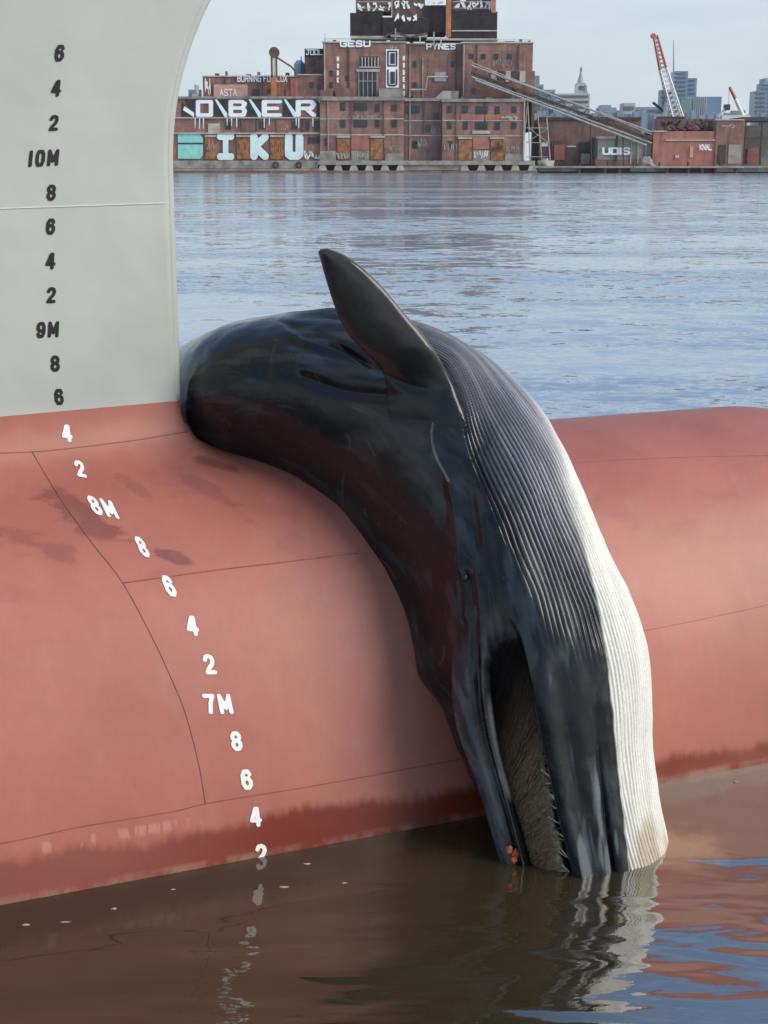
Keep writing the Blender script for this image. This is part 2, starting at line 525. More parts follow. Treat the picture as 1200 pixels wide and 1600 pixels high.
def red_paint():
    t = NT('red_antifouling_paint')
    v = t.coord()
    z = t.sep(v)[2]
    base = t.mix(t.mr(t.noise(v, .8, 5, .55), .35, .65), (.315, .092, .060), (.40, .130, .088))
    # rubbed, slightly darker smears where something slid over the bulb
    vr = t.coord((1.0, 1.0, 3.2), (R(0), R(28), R(20)))
    sm = t.mr(t.noise(vr, 1.7, 4, .5, .4), .56, .68, 0, 1, True)
    zone = t.math('MULTIPLY', t.mr(z, 1.1, 1.5, 0, 1, True), t.mr(z, 2.3, 2.1, 0, 1, True))
    c = t.mix(t.math('MULTIPLY', t.math('MULTIPLY', sm, zone), .28), base, (.22, .062, .052))
    for cx_, cy_, ex_, ey_, lng, wid, k_ in ((120, 800, 190, 838, .34, .085, .75), (50, 850, 140, 880, .36, .07, .45), (270, 872, 325, 893, .20, .045, .85), (345, 730, 380, 742, .17, .035, .7), (330, 770, 400, 812, .28, .05, .4), (215, 765, 260, 800, .20, .04, .35)):
        A_ = on_hull(cx_, cy_); B_ = on_hull(ex_, ey_); u_ = (B_ - A_) / np.linalg.norm(B_ - A_)
        n_ = np.cross(u_, ray(cx_, cy_)); n_ /= np.linalg.norm(n_)
        sb = t.node('ShaderNodeVectorMath', operation='SUBTRACT'); t.link(v, sb.inputs[0]); sb.inputs[1].default_value = tuple(A_)
        dd = []
        for ax_, ln_ in ((u_, lng), (n_, wid)):
            dp = t.node('ShaderNodeVectorMath', operation='DOT_PRODUCT'); t.link(sb.outputs[0], dp.inputs[0]); dp.inputs[1].default_value = tuple(ax_ / ln_)
            dd.append(t.math('POWER', t.math('ABSOLUTE', dp.outputs['Value']), 2.0))
        rr_ = t.math('ADD', t.math('SQRT', t.math('ADD', dd[0], dd[1])), t.mr(t.noise(vr, 3.2, 5, .6, .6), .3, .7, -.55, .55))
        c = t.mix(t.mr(rr_, .95, .55, 0, k_, True), c, (.17, .045, .038))
    # scuffed drips under the low weld
    xyz = t.sep(v)
    scf = t.math('MULTIPLY', t.mr(t.noise(t.coord((11, 11, 1.5)), 1.0, 4, .6), .50, .54, 0, 1), t.math('MULTIPLY', t.mr(z, .225, .25, 0, 1), t.mr(z, .30, .285, 0, 1)))
    scf = t.math('MULTIPLY', scf, t.mr(xyz[0], -.95, -1.15, 0, 1))
    # pale vertical weathering
    vv = t.coord((7, 7, .8))
    st = t.mr(t.noise(vv, 1.0, 5, .6), .52, .75)
    c = t.mix(t.math('MULTIPLY', st, .25), c, (.42, .19, .155))
    mott = t.noise(v, 14, 4, .6)
    c = t.mix(t.mr(mott, .3, .7, 0, .22), c, (.29, .10, .08))
    # wet, ragged waterline band
    vd = t.coord((9, 9, 1.2))
    rag = t.math('ADD', t.mr(t.noise(vd, 1.6, 5, .65), .3, .7, -.022, .022), t.mr(t.noise(v, 1.1, 4, .6), .3, .7, -.06, .06))
    lvl = t.math('ADD', t.math('ADD', z, rag), t.mr(t.sep(v)[0], -2.2, 2.6, -.015, .11))
    wet = t.mr(lvl, .185, .27, 1, 0, True)
    wc_ = t.mix(t.mr(t.sep(v)[0], -1.6, -.5, 0, 1, True), (.235, .064, .045), (.175, .026, .011))
    c = t.mix(wet, c, wc_)
    c = t.mix(t.math('MULTIPLY', scf, .8), c, (.44, .20, .16))
    fine = t.noise(v, 40, 4, .6)
    scum = t.math('MULTIPLY', t.mr(z, .055, .02, 0, 1, True), t.mr(t.noise(v, 6, 5, .7), .42, .6))
    c = t.mix(t.math('MULTIPLY', scum, .55), c, (.33, .19, .13))
    dent = t.noise(t.coord((.9, .9, 1.3)), 1.5, 2, .4)
    nrm = t.bump(fine, .14, .003, t.bump(dent, .6, .028, t.bump(t.noise(v, 5, 3, .5), .25, .008)))
    ro = t.mix(wet, (.50, .50, .50), (.34, .34, .34))
    t.set(Base_Color=c, Roughness=ro, Normal=nrm)
    return t.m


M['white'] = white_paint(); M['red'] = red_paint()
ship = empty('cargo_ship', SO)
tag(ship, 'white hulled ship bow with red bulb and draft marks, carrying the whale', 'ship')


def hull_part(name, keep_upper, mat):
    bm = bmesh.new()
    vs = [bm.verts.new(tuple(v)) for v in hw]
    for q in hf:
        try: bm.faces.new([vs[i] for i in q])
        except ValueError: pass
    bmesh.ops.bisect_plane(bm, geom=bm.verts[:] + bm.edges[:] + bm.faces[:], plane_co=(0, 0, PAINT_Z), plane_no=(0, 0, 1),
                           clear_inner=keep_upper, clear_outer=not keep_upper)
    me = bpy.data.meshes.new(name); bm.to_mesh(me); bm.free()
    me.polygons.foreach_set('use_smooth', [True] * len(me.polygons))
    me.materials.append(mat)
    o = bpy.data.objects.new(name, me); COL.objects.link(o); o.parent = ship
    o.matrix_parent_inverse = ship.matrix_world.inverted()
    return o


tag(hull_part('hull', True, M['white']), 'white painted upper hull with black draft marks')
tag(hull_part('bulbous_bow', False, M['red']), 'red painted bulb at the waterline')

# round stem bar down the leading edge
bar_pts = []
for z in np.linspace(5.75, PAINT_Z + .004, 70):
    sg = np.linspace(-.5, 1.6, 1500)
    ff = f_hull(np.stack([sg, 0 * sg, 0 * sg + z], -1))
    bar_pts.append(SO + SU * (sg[np.where(ff < 0)[0][-1]] - .022) + np.array([0, 0, z]))
MB().tube(bar_pts, .040, 14).build('stem_bar', M['white'], ship, True)


def smooth_px(pts, n=12):
    pts = np.array(pts, float)
    q = np.vstack([2 * pts[0] - pts[1], pts, 2 * pts[-1] - pts[-2]])
    out = []
    for i in range(1, len(q) - 2):
        for t in np.linspace(0, 1, n, endpoint=False):
            a, b, c, d = q[i - 1], q[i], q[i + 1], q[i + 2]
            out.append(.5 * (2 * b + (c - a) * t + (2 * a - 5 * b + 4 * c - d) * t * t + (3 * b - a - 3 * c + d) * t ** 3))
    out.append(pts[-1])
    return np.array(out)


M['seam_red'] = plain('red_weld_seam', (.27, .085, .060), .5, .3, 9)
M['seam_white'] = plain('white_weld_seam', (.50, .52, .48), .45, .12, 9)
for pts, mt, rr in (
    ([(-30, 709), (50, 706), (105, 701), (210, 688), (312, 671)], 'seam_red', .004),
    ([(50, 706), (95, 780), (145, 850), (192, 911), (240, 1000), (270, 1065), (290, 1115), (310, 1190), (321, 1255)], 'seam_red', .0035),
    ([(192, 911), (330, 892), (430, 880), (560, 864)], 'seam_red', .0045),
    ([(-30, 1324), (60, 1306), (130, 1291), (270, 1268), (330, 1254), (500, 1226), (720, 1186)], 'seam_red', .004),
    ([(880, 724), (1050, 715), (1240, 711)], 'seam_red', .0022),
    ([(980, 992), (1025, 982), (1110, 965), (1240, 936)], 'seam_red', .0020),
    ([(-30, 327), (120, 322), (266, 317)], 'seam_white', .006),
):
    q = [on_hull(a, b, .001) for a, b in smooth_px(pts, 16)]
    q = [x for x in q if x is not None]
    MB().tube(q, rr * .75, 6).build('weld_seam', M[mt], ship, True)

M['mark_black'] = plain('black_mark_paint', (.006, .006, .006), .75, .3, 30)
M['mark_white'] = plain('white_mark_paint', (.80, .79, .74), .5, .08, 30)
MARKS = [  # x, y, text, height, baseline direction, up direction
    (93, 83, '6', 26, (1, -.05), (.12, -1)), (88, 138, '4', 26, (1, -.05), (.12, -1)), (84, 192, '2', 25, (1, -.05), (.1, -1)),
    (68, 247, '10M', 26, (1, -.05), (.1, -1)), (80, 301, '8', 25, (1, -.05), (.06, -1)), (79, 354, '6', 25, (1, -.05), (.06, -1)),
    (79, 408, '4', 26, (1, -.05), (.06, -1)), (80, 461, '2', 25, (1, -.05), (.06, -1)), (74, 515, '9M', 25, (1, -.05), (.05, -1)),
    (86, 568, '8', 25, (1, -.03), (-.02, -1)), (92, 620, '6', 25, (1, .0), (-.06, -1)),
    (104, 677, '4', 27, (1, .10), (-.14, -1)), (125, 733, '2', 26, (1, .16), (-.28, -1)), (160, 793, '8M', 29, (1, .22), (-.48, -1)),
    (222, 855, '8', 31, (.86, .22), (-.46, -1)), (264, 916, '6', 32, (.9, .12), (-.40, -1)), (300, 978, '4', 31, (1, .05), (-.20, -1)),
    (327, 1038, '2', 31, (1, -.02), (-.22, -1)), (340, 1100, '7M', 31, (1, .0), (-.20, -1)), (369, 1158, '8', 30, (1, -.04), (-.16, -1)),
    (385, 1218, '6', 31, (1, -.04), (-.14, -1)), (399, 1276, '4', 31, (1, -.05), (-.10, -1)), (408, 1334, '2', 31, (1, -.05), (-.06, -1)),
]
for cx, cy, txt, h, bx, up in MARKS:
    sw = .235
    segs, wd = text_segs(txt, .50, .42)
    h = h * 1.06; hh = h - sw * h
    v2, f2 = sheet(segs, sw / 2 * 1.08, .05)
    v3 = []
    for gx, gy in v2:
        q = on_hull(cx + (gx * bx[0] + gy * up[0]) * hh, cy + (gx * bx[1] + gy * up[1]) * hh, .004)
        v3.append(q if q is not None else (0, 9, 2))
    o = obj('draft_mark', v3, f2, M['mark_black' if cy < 640 else 'mark_white'], ship)
    o['label'] = ('black' if cy < 640 else 'white') + ' draft mark reading ' + txt

# ------------------------------------------------------------------ the whale
ST = [  # back-side outline, belly-side outline (photograph pixels), depth of the axis, half depth
    ((205, 700), (190, 600), 10.45, .50),
    ((256, 700), (248, 572), 9.92, .56),
    ((300, 700), (296, 533), 9.6, .60),
    ((352, 724), (350, 506), 9.42, .66),
    ((415, 742), (420, 491), 9.3, .68),
    ((468, 770), (495, 483), 9.22, .72),
    ((520, 822), (590, 489), 9.15, .74),
    ((556, 875), (690, 517), 9.0, .74),
    ((592, 922), (770, 563), 8.85, .73),
    ((622, 965), (835, 626), 8.70, .72),
    ((638, 1010), (880, 696), 8.55, .70),
    ((648, 1050), (914, 772), 8.42, .68),
    ((658, 1090), (950, 858), 8.30, .66),
    ((670, 1130), (987, 936), 8.20, .64),
    ((686, 1175), (1010, 1010), 8.12, .62),
    ((703, 1215), (1018, 1090), 8.05, .60),
    ((722, 1255), (1020, 1170), 7.98, .58),
    ((742, 1300), (1028, 1240), 7.92, .56),
    ((765, 1350), (1042, 1312), 7.86, .54),
    ((792, 1405), (1062, 1400), 7.82, .52),
    ((830, 1520), (1050, 1505), 7.75, .42),
    ((890, 1620), (1010, 1600), 7.70, .2),
]
stC, stW, stD = [], [], []
for l, r, Y, d in ST:
    a, b = P(*l, Y), P(*r, Y)
    c = (a + b) / 2
    dv = CAMP - c; dv /= np.linalg.norm(dv)
    stC.append(c); stW.append((b - a) / 2); stD.append(dv * d)
tail = [((-4.3, 12.9, -1.6), .16), ((-3.5, 12.1, -.5), .28), ((-2.75, 11.3, .9), .38)]
for c, r_ in reversed(tail):
    stC.insert(0, np.array(c)); stW.insert(0, np.array([.1 * r_, .5 * r_, .8 * r_])); stD.insert(0, np.array([.6 * r_, -.7 * r_, .4 * r_]))
NTAIL = len(tail)
stC, stW, stD = map(np.array, (stC, stW, stD))


def crom(A, u):
    i = np.clip(np.floor(u).astype(int), 0, len(A) - 2); t = (u - i)[:, None]
    a = A[np.clip(i - 1, 0, len(A) - 1)]; b = A[i]; c = A[i + 1]; d = A[np.clip(i + 2, 0, len(A) - 1)]
    return .5 * (2 * b + (c - a) * t + (2 * a - 5 * b + 4 * c - d) * t * t + (3 * b - a - 3 * c + d) * t ** 3)


uu = np.linspace(0, len(stC) - 1, 3000)
cc = crom(stC, uu)
mid = cc + .0
al = np.concatenate([[0], np.cumsum(np.linalg.norm(np.diff(mid, axis=0), axis=1))])
# rows denser over the visible stretch
wgt = np.where((uu > NTAIL + 1.5) & (uu < NTAIL + 19.5), 1.0, .25)
al = np.concatenate([[0], np.cumsum(np.linalg.norm(np.diff(mid, axis=0), axis=1) * wgt[1:])])
NU = 560
us = np.interp(np.linspace(0, al[-1], NU), al, uu)
K = us - NTAIL                                    # station number of each row
Cr, Wr, Dr = crom(stC, us), crom(stW, us), crom(stD, us)
for _ in range(10):
    for A in (Cr, Wr, Dr): A[1:-1] = (A[:-2] + 2 * A[1:-1] + A[2:]) / 4
th = np.concatenate([np.arange(-55, 192, .34), np.arange(192, 305, 3.0)])
TH = np.radians(th)
NTH = len(th)
ct, st_ = np.cos(TH), np.sin(TH)
BASE = Cr[:, None] + Wr[:, None] * ct[None, :, None] + Dr[:, None] * st_[None, :, None]
# end closing
nrm_ = np.cross(np.gradient(BASE, axis=1), np.gradient(BASE, axis=0))
nrm_ /= np.linalg.norm(nrm_, axis=-1, keepdims=True) + 1e-9
out_ = BASE - Cr[:, None]
if (nrm_ * out_).sum() < 0: nrm_ = -nrm_
PX, PY = proj(BASE)
FRONT = ss(-.15, .1, np.broadcast_to(st_, BASE.shape[:2]))
lx, ly = proj(Cr - Wr); rx, ry = proj(Cr + Wr)


def feat(poly):
    "angle round the body at which a curve drawn down the whale lies, for every row"
    poly = smooth_px(poly, 8)
    fr = np.full(NU, np.nan)
    for i in range(NU):
        l = np.array([lx[i], ly[i]]); d = np.array([rx[i], ry[i]]) - l
        n = np.array([-d[1], d[0]]); s = (poly - l) @ n
        x = np.where(s[:-1] * s[1:] <= 0)[0]
        if len(x):
            best = []
            for j in x:
                t = s[j] / (s[j] - s[j + 1] + 1e-12)
                q = poly[j] + t * (poly[j + 1] - poly[j])
                f = (q - l) @ d / (d @ d)
                if -.1 < f < 1.1: best.append(f)
            if best: fr[i] = best[0]
    ok = ~np.isnan(fr)
    first, last = np.where(ok)[0][[0, -1]]
    fr = np.interp(np.arange(NU), np.where(ok)[0], fr[ok])
    fr = np.convolve(np.pad(fr, 4, 'edge'), np.ones(9) / 9, 'valid')
    return np.arccos(np.clip(2 * fr - 1, -1, 1)), us[first] - NTAIL, us[last] - NTAIL


F1, k1a, k1b = feat([(790, 572), (842, 640), (872, 700), (893, 790), (907, 850), (935, 980), (951, 1100), (966, 1230), (982, 1380), (1000, 1500)])
F2, k2a, k2b = feat([(752, 890), (778, 930), (800, 965), (815, 1000), (833, 1080), (852, 1180), (876, 1290), (900, 1383), (930, 1500)])
F3, k3a, k3b = feat([(740, 880), (754, 950), (762, 1010), (766, 1080), (778, 1170), (797, 1245), (815, 1310), (832, 1380), (860, 1500)])
F4, k4a, k4b = feat([(728, 860), (717, 950), (715, 1050), (722, 1130), (745, 1205), (775, 1295), (800, 1380), (828, 1500)])
F5, k5a, k5b = feat([(420, 500), (520, 505), (580, 530), (640, 560), (690, 590), (712, 640), (728, 710), (762, 790), (796, 880), (824, 960), (846, 1060), (868, 1150), (900, 1290), (930, 1400)])
kk = K[:, None]
THb = np.broadcast_to(TH, BASE.shape[:2])
disp = np.zeros(BASE.shape[:2])

# broad unevenness of the flesh
disp += .022 * fbm(BASE * 1.7, 3, 3) + .006 * fbm(BASE * 6, 3, 9)
# throat pleats
NPL = 52
span = F5[:, None] + R(55)
ph = NPL * (F5[:, None] - THb) / span
ph = ph + .50 * fbm(np.stack([kk * .55 + 0 * THb, ph * .16, 0 * THb], -1), 2, 21)
amp = ss(0, 1.6 + 3.0 * ss(10, 12, kk), ph) * ss(4.0, 6.0, kk)
fz = ss(12.5, 9.5, kk)
white = ss(-.012 - .30 * fz, .025 + .18 * fz, F1[:, None] - THb + (.012 + .05 * fz) * fbm(np.stack([kk * 3 + 0 * THb, THb * 30, 0 * THb], -1), 3, 31)) * ss(8.0, 10.4, kk)
amp = amp * (1 - (1 - white) * ss(12.2, 14.6, kk + 2.2 * (THb - F1[:, None]))) * (1 - .25 * white)
groove = np.abs(np.sin(np.pi * ph)) ** .55
disp += amp * (.017 + .006 * fbm(np.stack([kk * .8 + 0 * THb, ph * .5, 0 * THb], -1), 2, 23)) * (groove - 1)
# finer secondary creases in the white throat
g2 = np.abs(np.sin(np.pi * (ph * 2 + .3 * np.sin(kk * 2 + ph)))) ** .6
disp += white * .004 * (g2 - 1)

# mouth: recessed gap between the jaws, lips either side
def band(a, b, wa=.02, wb=.02): return ss(-wa, wa, a - THb) * ss(-wb, wb, THb - b)
F2b, F3b, F4b = F2[:, None], F3[:, None], F4[:, None]
mouth = band(F3b, F2b, .035, .022) * ss(11.4, 12.6, kk)
disp -= .085 * mouth * ss(11.2, 13.5, kk)
lipk = ss(11.0, 12.8, kk)
disp += ss(12.2, 14.5, kk) * .036 * np.exp(-((THb - F2b + .10) / .10) ** 2)          # lower lip roll
disp += lipk * .03 * band(F4b, F3b, .06, .03)                         # upper lip strip
disp -= lipk * .11 * ss(.0, .16, THb - F4b)                           # rostrum falls away behind the lip
disp -= lipk * .05 * np.exp(-((THb - F3b - .22 * (F4b - F3b)) / .045) ** 2)
# long flutes down the lower jaw
fl = np.clip((F2b - THb) / np.maximum(F2b - F1[:, None], .05), 0, 1)
inj = (fl > 0) & (fl < 1)
disp += np.where(inj, ss(12, 15, kk) * .010 * np.sin(fl * 15 + .8 * fbm(np.stack([kk * .7 + 0 * THb, fl * 3, 0 * fl], -1), 2, 4)) * np.sin(np.pi * fl), 0)
disp -= ss(15, 17, kk) * np.where(inj, .03 * np.exp(-((fl - .73) / .035) ** 2), 0)
# wrinkles round the corner of the mouth and the eye
wr = np.exp(-((PX - 775) / 70) ** 2 - ((PY - 900) / 105) ** 2) * FRONT
wv = fbm(np.stack([(PX - PY * .12) / 15, PY / 240, 0 * PX], -1), 2, 12)
disp += wr * .016 * wv


def poly_d(poly):
    pl = smooth_px(poly, 5); D = np.full(PX.shape, 1e9)
    for a, b in zip(pl[:-1], pl[1:]): D = np.minimum(D, seg_d(PX, PY, a, b))
    return D


def crease(poly, width, h):
    global disp
    disp = disp + FRONT * h * np.exp(-(poly_d(poly) / width) ** 2)


crease([(700, 600), (690, 630), (677, 665), (675, 690), (684, 720), (702, 752)], 3.0, .005)     # bright skin fold below the flipper
crease([(693, 606), (682, 640), (668, 670), (668, 695)], 9, -.012)
crease([(702, 752), (712, 800), (716, 850), (722, 890)], 9, .016)
crease([(728, 760), (735, 810), (738, 850)], 14, -.02)
crease([(455, 535), (510, 552), (560, 566), (602, 582)], 10, -.024)                              # hollow behind the flipper
crease([(470, 572), (520, 584), (570, 592), (612, 600)], 10, .012)
crease([(475, 590), (540, 612), (620, 622)], 8, -.018)
for k in range(5):
    crease([(600 + 3 * k, 570 + 5 * k), (612 + 6 * k, 588 + 5 * k), (640 + 8 * k, 600 + 4 * k)], 2.6, -.012)
for k in range(4):
    crease([(440 + 10 * k, 500 + 7 * k), (500 + 12 * k, 517 + 9 * k), (548 + 10 * k, 546 + 8 * k)], 4, -.014)
crease([(600, 600), (650, 622), (700, 640)], 42, .035)                                          # shoulder
crease([(719, 880), (723, 902), (731, 925), (727, 965)], 3, .009)                                            # eyelid fold
crease([(728, 893), (733, 910), (736, 940)], 5, -.008)
disp *= ss(.5, 2.2, kk)
BODY = BASE + nrm_ * disp[..., None]

# skin colour (pigment, with sheen, rim light and groove shade painted in)
n1 = fbm(np.stack([kk * 1.1 + 0 * THb, THb * 9, 0 * THb], -1), 4, 40)
n2 = fbm(BASE * 9, 4, 41)
dark = np.array([.0085, .0095, .0115]); slate = np.array([.036, .041, .044]); brown = np.array([.026, .022, .019])
col = dark + (slate - dark) * (ss(.0, .42, n1) * .8)[..., None]
bz = np.exp(-((PX - 620) / 190) ** 2 - ((PY - 690) / 190) ** 2) * FRONT * .35
col = col + (brown - col) * bz[..., None]
pale = ss(1.35, .30, THb - F1[:, None]) * ss(5, 8, kk) * ss(13.2, 9.8, kk) * ss(.5, 7, ph) * (.10 + .90 * ss(.25, .95, groove)) * (.7 + .5 * ss(-.3, .4, fbm(np.stack([kk * .5 + 0 * THb, ph * .45, 0 * THb], -1), 3, 27)))  # grey throat pigment, with shade painted into the pleat grooves
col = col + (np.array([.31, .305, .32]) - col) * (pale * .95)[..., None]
jaw_sheen = ss(.0, .16, fbm(np.stack([kk * .42 + 1.2 * fl, fl * 4.2, 0 * fl], -1), 3, 57) + .05 * fbm(np.stack([kk * 1.5 + 0 * THb, fl * 30, 0 * fl], -1), 2, 58)) * ss(0, .06, fl) * ss(1, .9, fl) * inj * ss(12.6, 14.2, kk)  # wet sheen on the lower jaw, painted as pale streaks
col = col + (np.array([.125, .142, .148]) - col) * (jaw_sheen * .85)[..., None]
wcol = np.array([.74, .725, .655]) * (1 + .07 * n2[..., None])
stain = ss(-.15, .35, fbm(BASE * np.array([7, 7, 2.5]), 4, 60) + (PY - 1290) / 130) * ss(15.2, 17.5, kk)
wcol = wcol + (np.array([.50, .42, .29]) - wcol) * (stain * .85)[..., None]
pink = ss(1, .2, (THb + .1) / .35) * ss(15.5, 17.5, kk) * ss(0, .4, n2 + .1)
wcol = wcol + (np.array([.55, .33, .22]) - wcol) * (np.clip(pink, 0, 1) * .45)[..., None]
wcol = wcol * (1 - .30 * amp * (1 - groove))[..., None]  # groove shade painted into the white throat
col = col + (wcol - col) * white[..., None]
strip = band(F4b + .03, F3b + .42 * (F4b - F3b), .03, .03) * lipk * (.35 + .65 * ss(-.2, .4, fbm(np.stack([kk * .9 + 0 * THb, THb * 14, 0 * THb], -1), 3, 77)))  # pale sheen on the upper lip, painted into the skin
col = col + (np.array([.125, .14, .142]) - col) * (strip * .8)[..., None]
for Fq, k0_, k1_ in ((F3b, 13.0, 16.0), (F2b, 13.4, 20.0)):
    ln = np.exp(-((THb - Fq) / .010) ** 2) * ss(k0_, k0_ + .8, kk) * ss(k1_ + .5, k1_, kk)  # bright highlights along the lip edges, painted as thin pale lines
    col = col + (np.array([.34, .34, .31]) - col) * (ln * .75)[..., None]
ln = np.exp(-(poly_d([(697, 612), (690, 630), (677, 665), (675, 690), (684, 720), (702, 752)]) / 1.7) ** 2) * FRONT  # rim light on the skin fold, drawn into the colour
col = col + (np.array([.30, .29, .26]) - col) * (ln * .6)[..., None]
random.seed(21)                                                    # old scratches and scars
for k in range(34):
    x0, y0 = random.uniform(330, 860), random.uniform(510, 1250); a_ = random.gauss(.9, .5); L_ = random.uniform(12, 60)
    dl_ = poly_d([(x0, y0), (x0 + L_ * .5 * math.cos(a_) + random.uniform(-4, 4), y0 + L_ * .5 * math.sin(a_)), (x0 + L_ * math.cos(a_), y0 + L_ * math.sin(a_))])
    m_ = np.exp(-(dl_ / random.uniform(.7, 1.5)) ** 2) * FRONT * (1 - white) * random.uniform(.25, .8)
    col = col + (np.array([.085, .085, .08]) - col) * m_[..., None]
spk = ss(.45, .75, fbm(BASE * 26, 2, 91)) * (1 - white) * .35
col = col + (np.array([.05, .05, .048]) - col) * spk[..., None]
mouth_shade = mouth * lipk
col = col * (1 - .6 * mouth_shade[..., None])  # shade inside the mouth gap painted into the colour

idx = np.arange(NU * NTH).reshape(NU, NTH)
a = idx[:-1]; b = idx[1:]
q = np.stack([a, np.roll(a, -1, 1), np.roll(b, -1, 1), b], -1).reshape(-1, 4)
Vb = BODY.reshape(-1, 3); Cb = col.reshape(-1, 3)
BODY_BVH = BVHTree.FromPolygons([tuple(v) for v in BODY[::2, ::3].reshape(-1, 3)], [tuple(f) for f in (lambda ii: np.stack([ii[:-1, :-1], ii[:-1, 1:], ii[1:, 1:], ii[1:, :-1]], -1).reshape(-1, 4))(np.arange(len(range(0, NU, 2)) * len(range(0, NTH, 3))).reshape(len(range(0, NU, 2)), -1))])


def on_body(px, py, off=0):
    loc, nor, i, d = BODY_BVH.ray_cast(Vector(CAMP), Vector(ray(px, py)))
    return None if loc is None else np.array(loc) - ray(px, py) * off


# flipper, grown out of the shoulder: sections from root to tip
er = smooth_px([(730, 668), (722, 640), (706, 596), (684, 556), (660, 522), (630, 487), (590, 440), (548, 404), (515, 389), (501, 389)], 10)
el = smooth_px([(610, 660), (606, 640), (603, 596), (590, 570), (560, 540), (540, 516), (524, 482), (510, 440), (501, 408), (497, 394)], 10)
NW = len(er); NC = 28
tv = np.linspace(0, 1, NW)
root = on_body(668, 640)
yroot = root[1] if root is not None else 8.3
fy = yroot - .03 - .14 * tv
def seat(edge):
    ys = [(on_body(*edge[i]), i) for i in range(NW)]
    ys = [(h_[1], i) for h_, i in ys if h_ is not None and tv[i] < .30]
    y0 = ys[-1][0] if ys else yroot
    full = np.array([on_body(*edge[i])[1] if (tv[i] < .30 and on_body(*edge[i]) is not None) else np.nan for i in range(NW)])
    full = np.interp(tv, tv[~np.isnan(full)], full[~np.isnan(full)])
    return full[0] + (yroot + .02 - full[0]) * ss(0, 1, tv) + .03 * np.sin(np.pi * tv)
yA, yB = seat(er), seat(el)
fv, fcx = [], []
for i in range(NW):
    A, B = P(*er[i], yA[i]), P(*el[i], yB[i])
    flare = (1 - ss(0, .34, tv[i]))
    thick = (.060 * (1 - .62 * tv[i]) + .03 * flare) * min(1, (1 - tv[i]) * 9 + .18)
    cn_ = ray(*((er[i] + el[i]) / 2))
    for j in range(NC):
        ang = 2 * math.pi * j / NC
        cx_ = .5 - .5 * math.cos(ang)
        side = math.sin(ang)
        prof = side * thick * (1.25 - .5 * cx_)
        bend = .05 * (cx_ - .5) ** 2
        pt = A + (B - A) * cx_ - cn_ * (prof - bend)
        if tv[i] < .52:
            qx, qy = proj(pt)
            hit = on_body(qx, qy, (.0025 if side > -.2 else -.06))
            if hit is not None:
                bl_ = float(ss(.0, .40, tv[i]))
                pt = pt * bl_ + hit * (1 - bl_)
        fv.append(pt)
        fcx.append((tv[i], cx_, side))
fv = np.array(fv); fcx = np.array(fcx)
fv = fv + .004 * fbm(fv * 12, 3, 5)[:, None] * np.array([0, 1, 0])
nb = len(Vb)
ii = np.arange(NW * NC).reshape(NW, NC)
qf = np.stack([ii[:-1], np.roll(ii[:-1], -1, 1), np.roll(ii[1:], -1, 1), ii[1:]], -1).reshape(-1, 4) + nb
fc_ = np.tile(np.array([.036, .034, .030]), (len(fv), 1))
m1 = ss(.0, .5, fbm(fv * np.array([7, 3, 7]), 4, 71) + (fcx[:, 0] - .72) * 1.2) * ss(.45, .8, fcx[:, 0])
fc_ = fc_ + (np.array([.075, .078, .072]) - fc_) * (m1 * .8)[:, None]
edge = np.exp(-(fcx[:, 1] / .035) ** 2) * ss(.15, .35, fcx[:, 0])  # rim light painted along the right-hand edge
fc_ = fc_ + (np.array([.15, .145, .13]) - fc_) * (edge * .8)[:, None]
fc_ = fc_ + (np.array([.013, .0135, .014]) - fc_) * ss(.50, .18, fcx[:, 0])[:, None]
fc_ = fc_ * (1 + .25 * fbm(fv * 22, 3, 72))[:, None]

allv = np.vstack([Vb, fv]); allq = np.vstack([q, qf]); allc = np.vstack([Cb, fc_])


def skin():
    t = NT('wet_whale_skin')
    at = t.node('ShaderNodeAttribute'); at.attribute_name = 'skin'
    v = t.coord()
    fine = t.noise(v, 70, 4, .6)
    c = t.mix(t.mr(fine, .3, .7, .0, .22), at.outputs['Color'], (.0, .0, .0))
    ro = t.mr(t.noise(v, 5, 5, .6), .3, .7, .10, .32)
    lum = t.node('ShaderNodeRGBToBW'); t.link(at.outputs['Color'], lum.inputs[0])
    ro = t.math('ADD', ro, t.mr(lum.outputs[0], .1, .6, 0, .22))
    nrm = t.bump(fine, .08, .002, t.bump(t.noise(v, 8, 3, .5), .25, .01))
    t.set(Base_Color=c, Roughness=ro, Normal=nrm, IOR=1.36)
    t.b.inputs['Coat Weight'].default_value = .15
    t.b.inputs['Coat Roughness'].default_value = .10
    return t.m


M['skin'] = skin()
whale = empty('whale', (0.8, 7.9, 0))
tag(whale, 'dead dark whale with white pleated throat draped over the red bulb, head down', 'whale')
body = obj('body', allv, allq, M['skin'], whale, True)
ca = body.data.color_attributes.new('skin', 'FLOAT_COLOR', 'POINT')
ca.data.foreach_set('color', np.hstack([allc, np.ones((len(allc), 1))]).astype(np.float32).ravel())

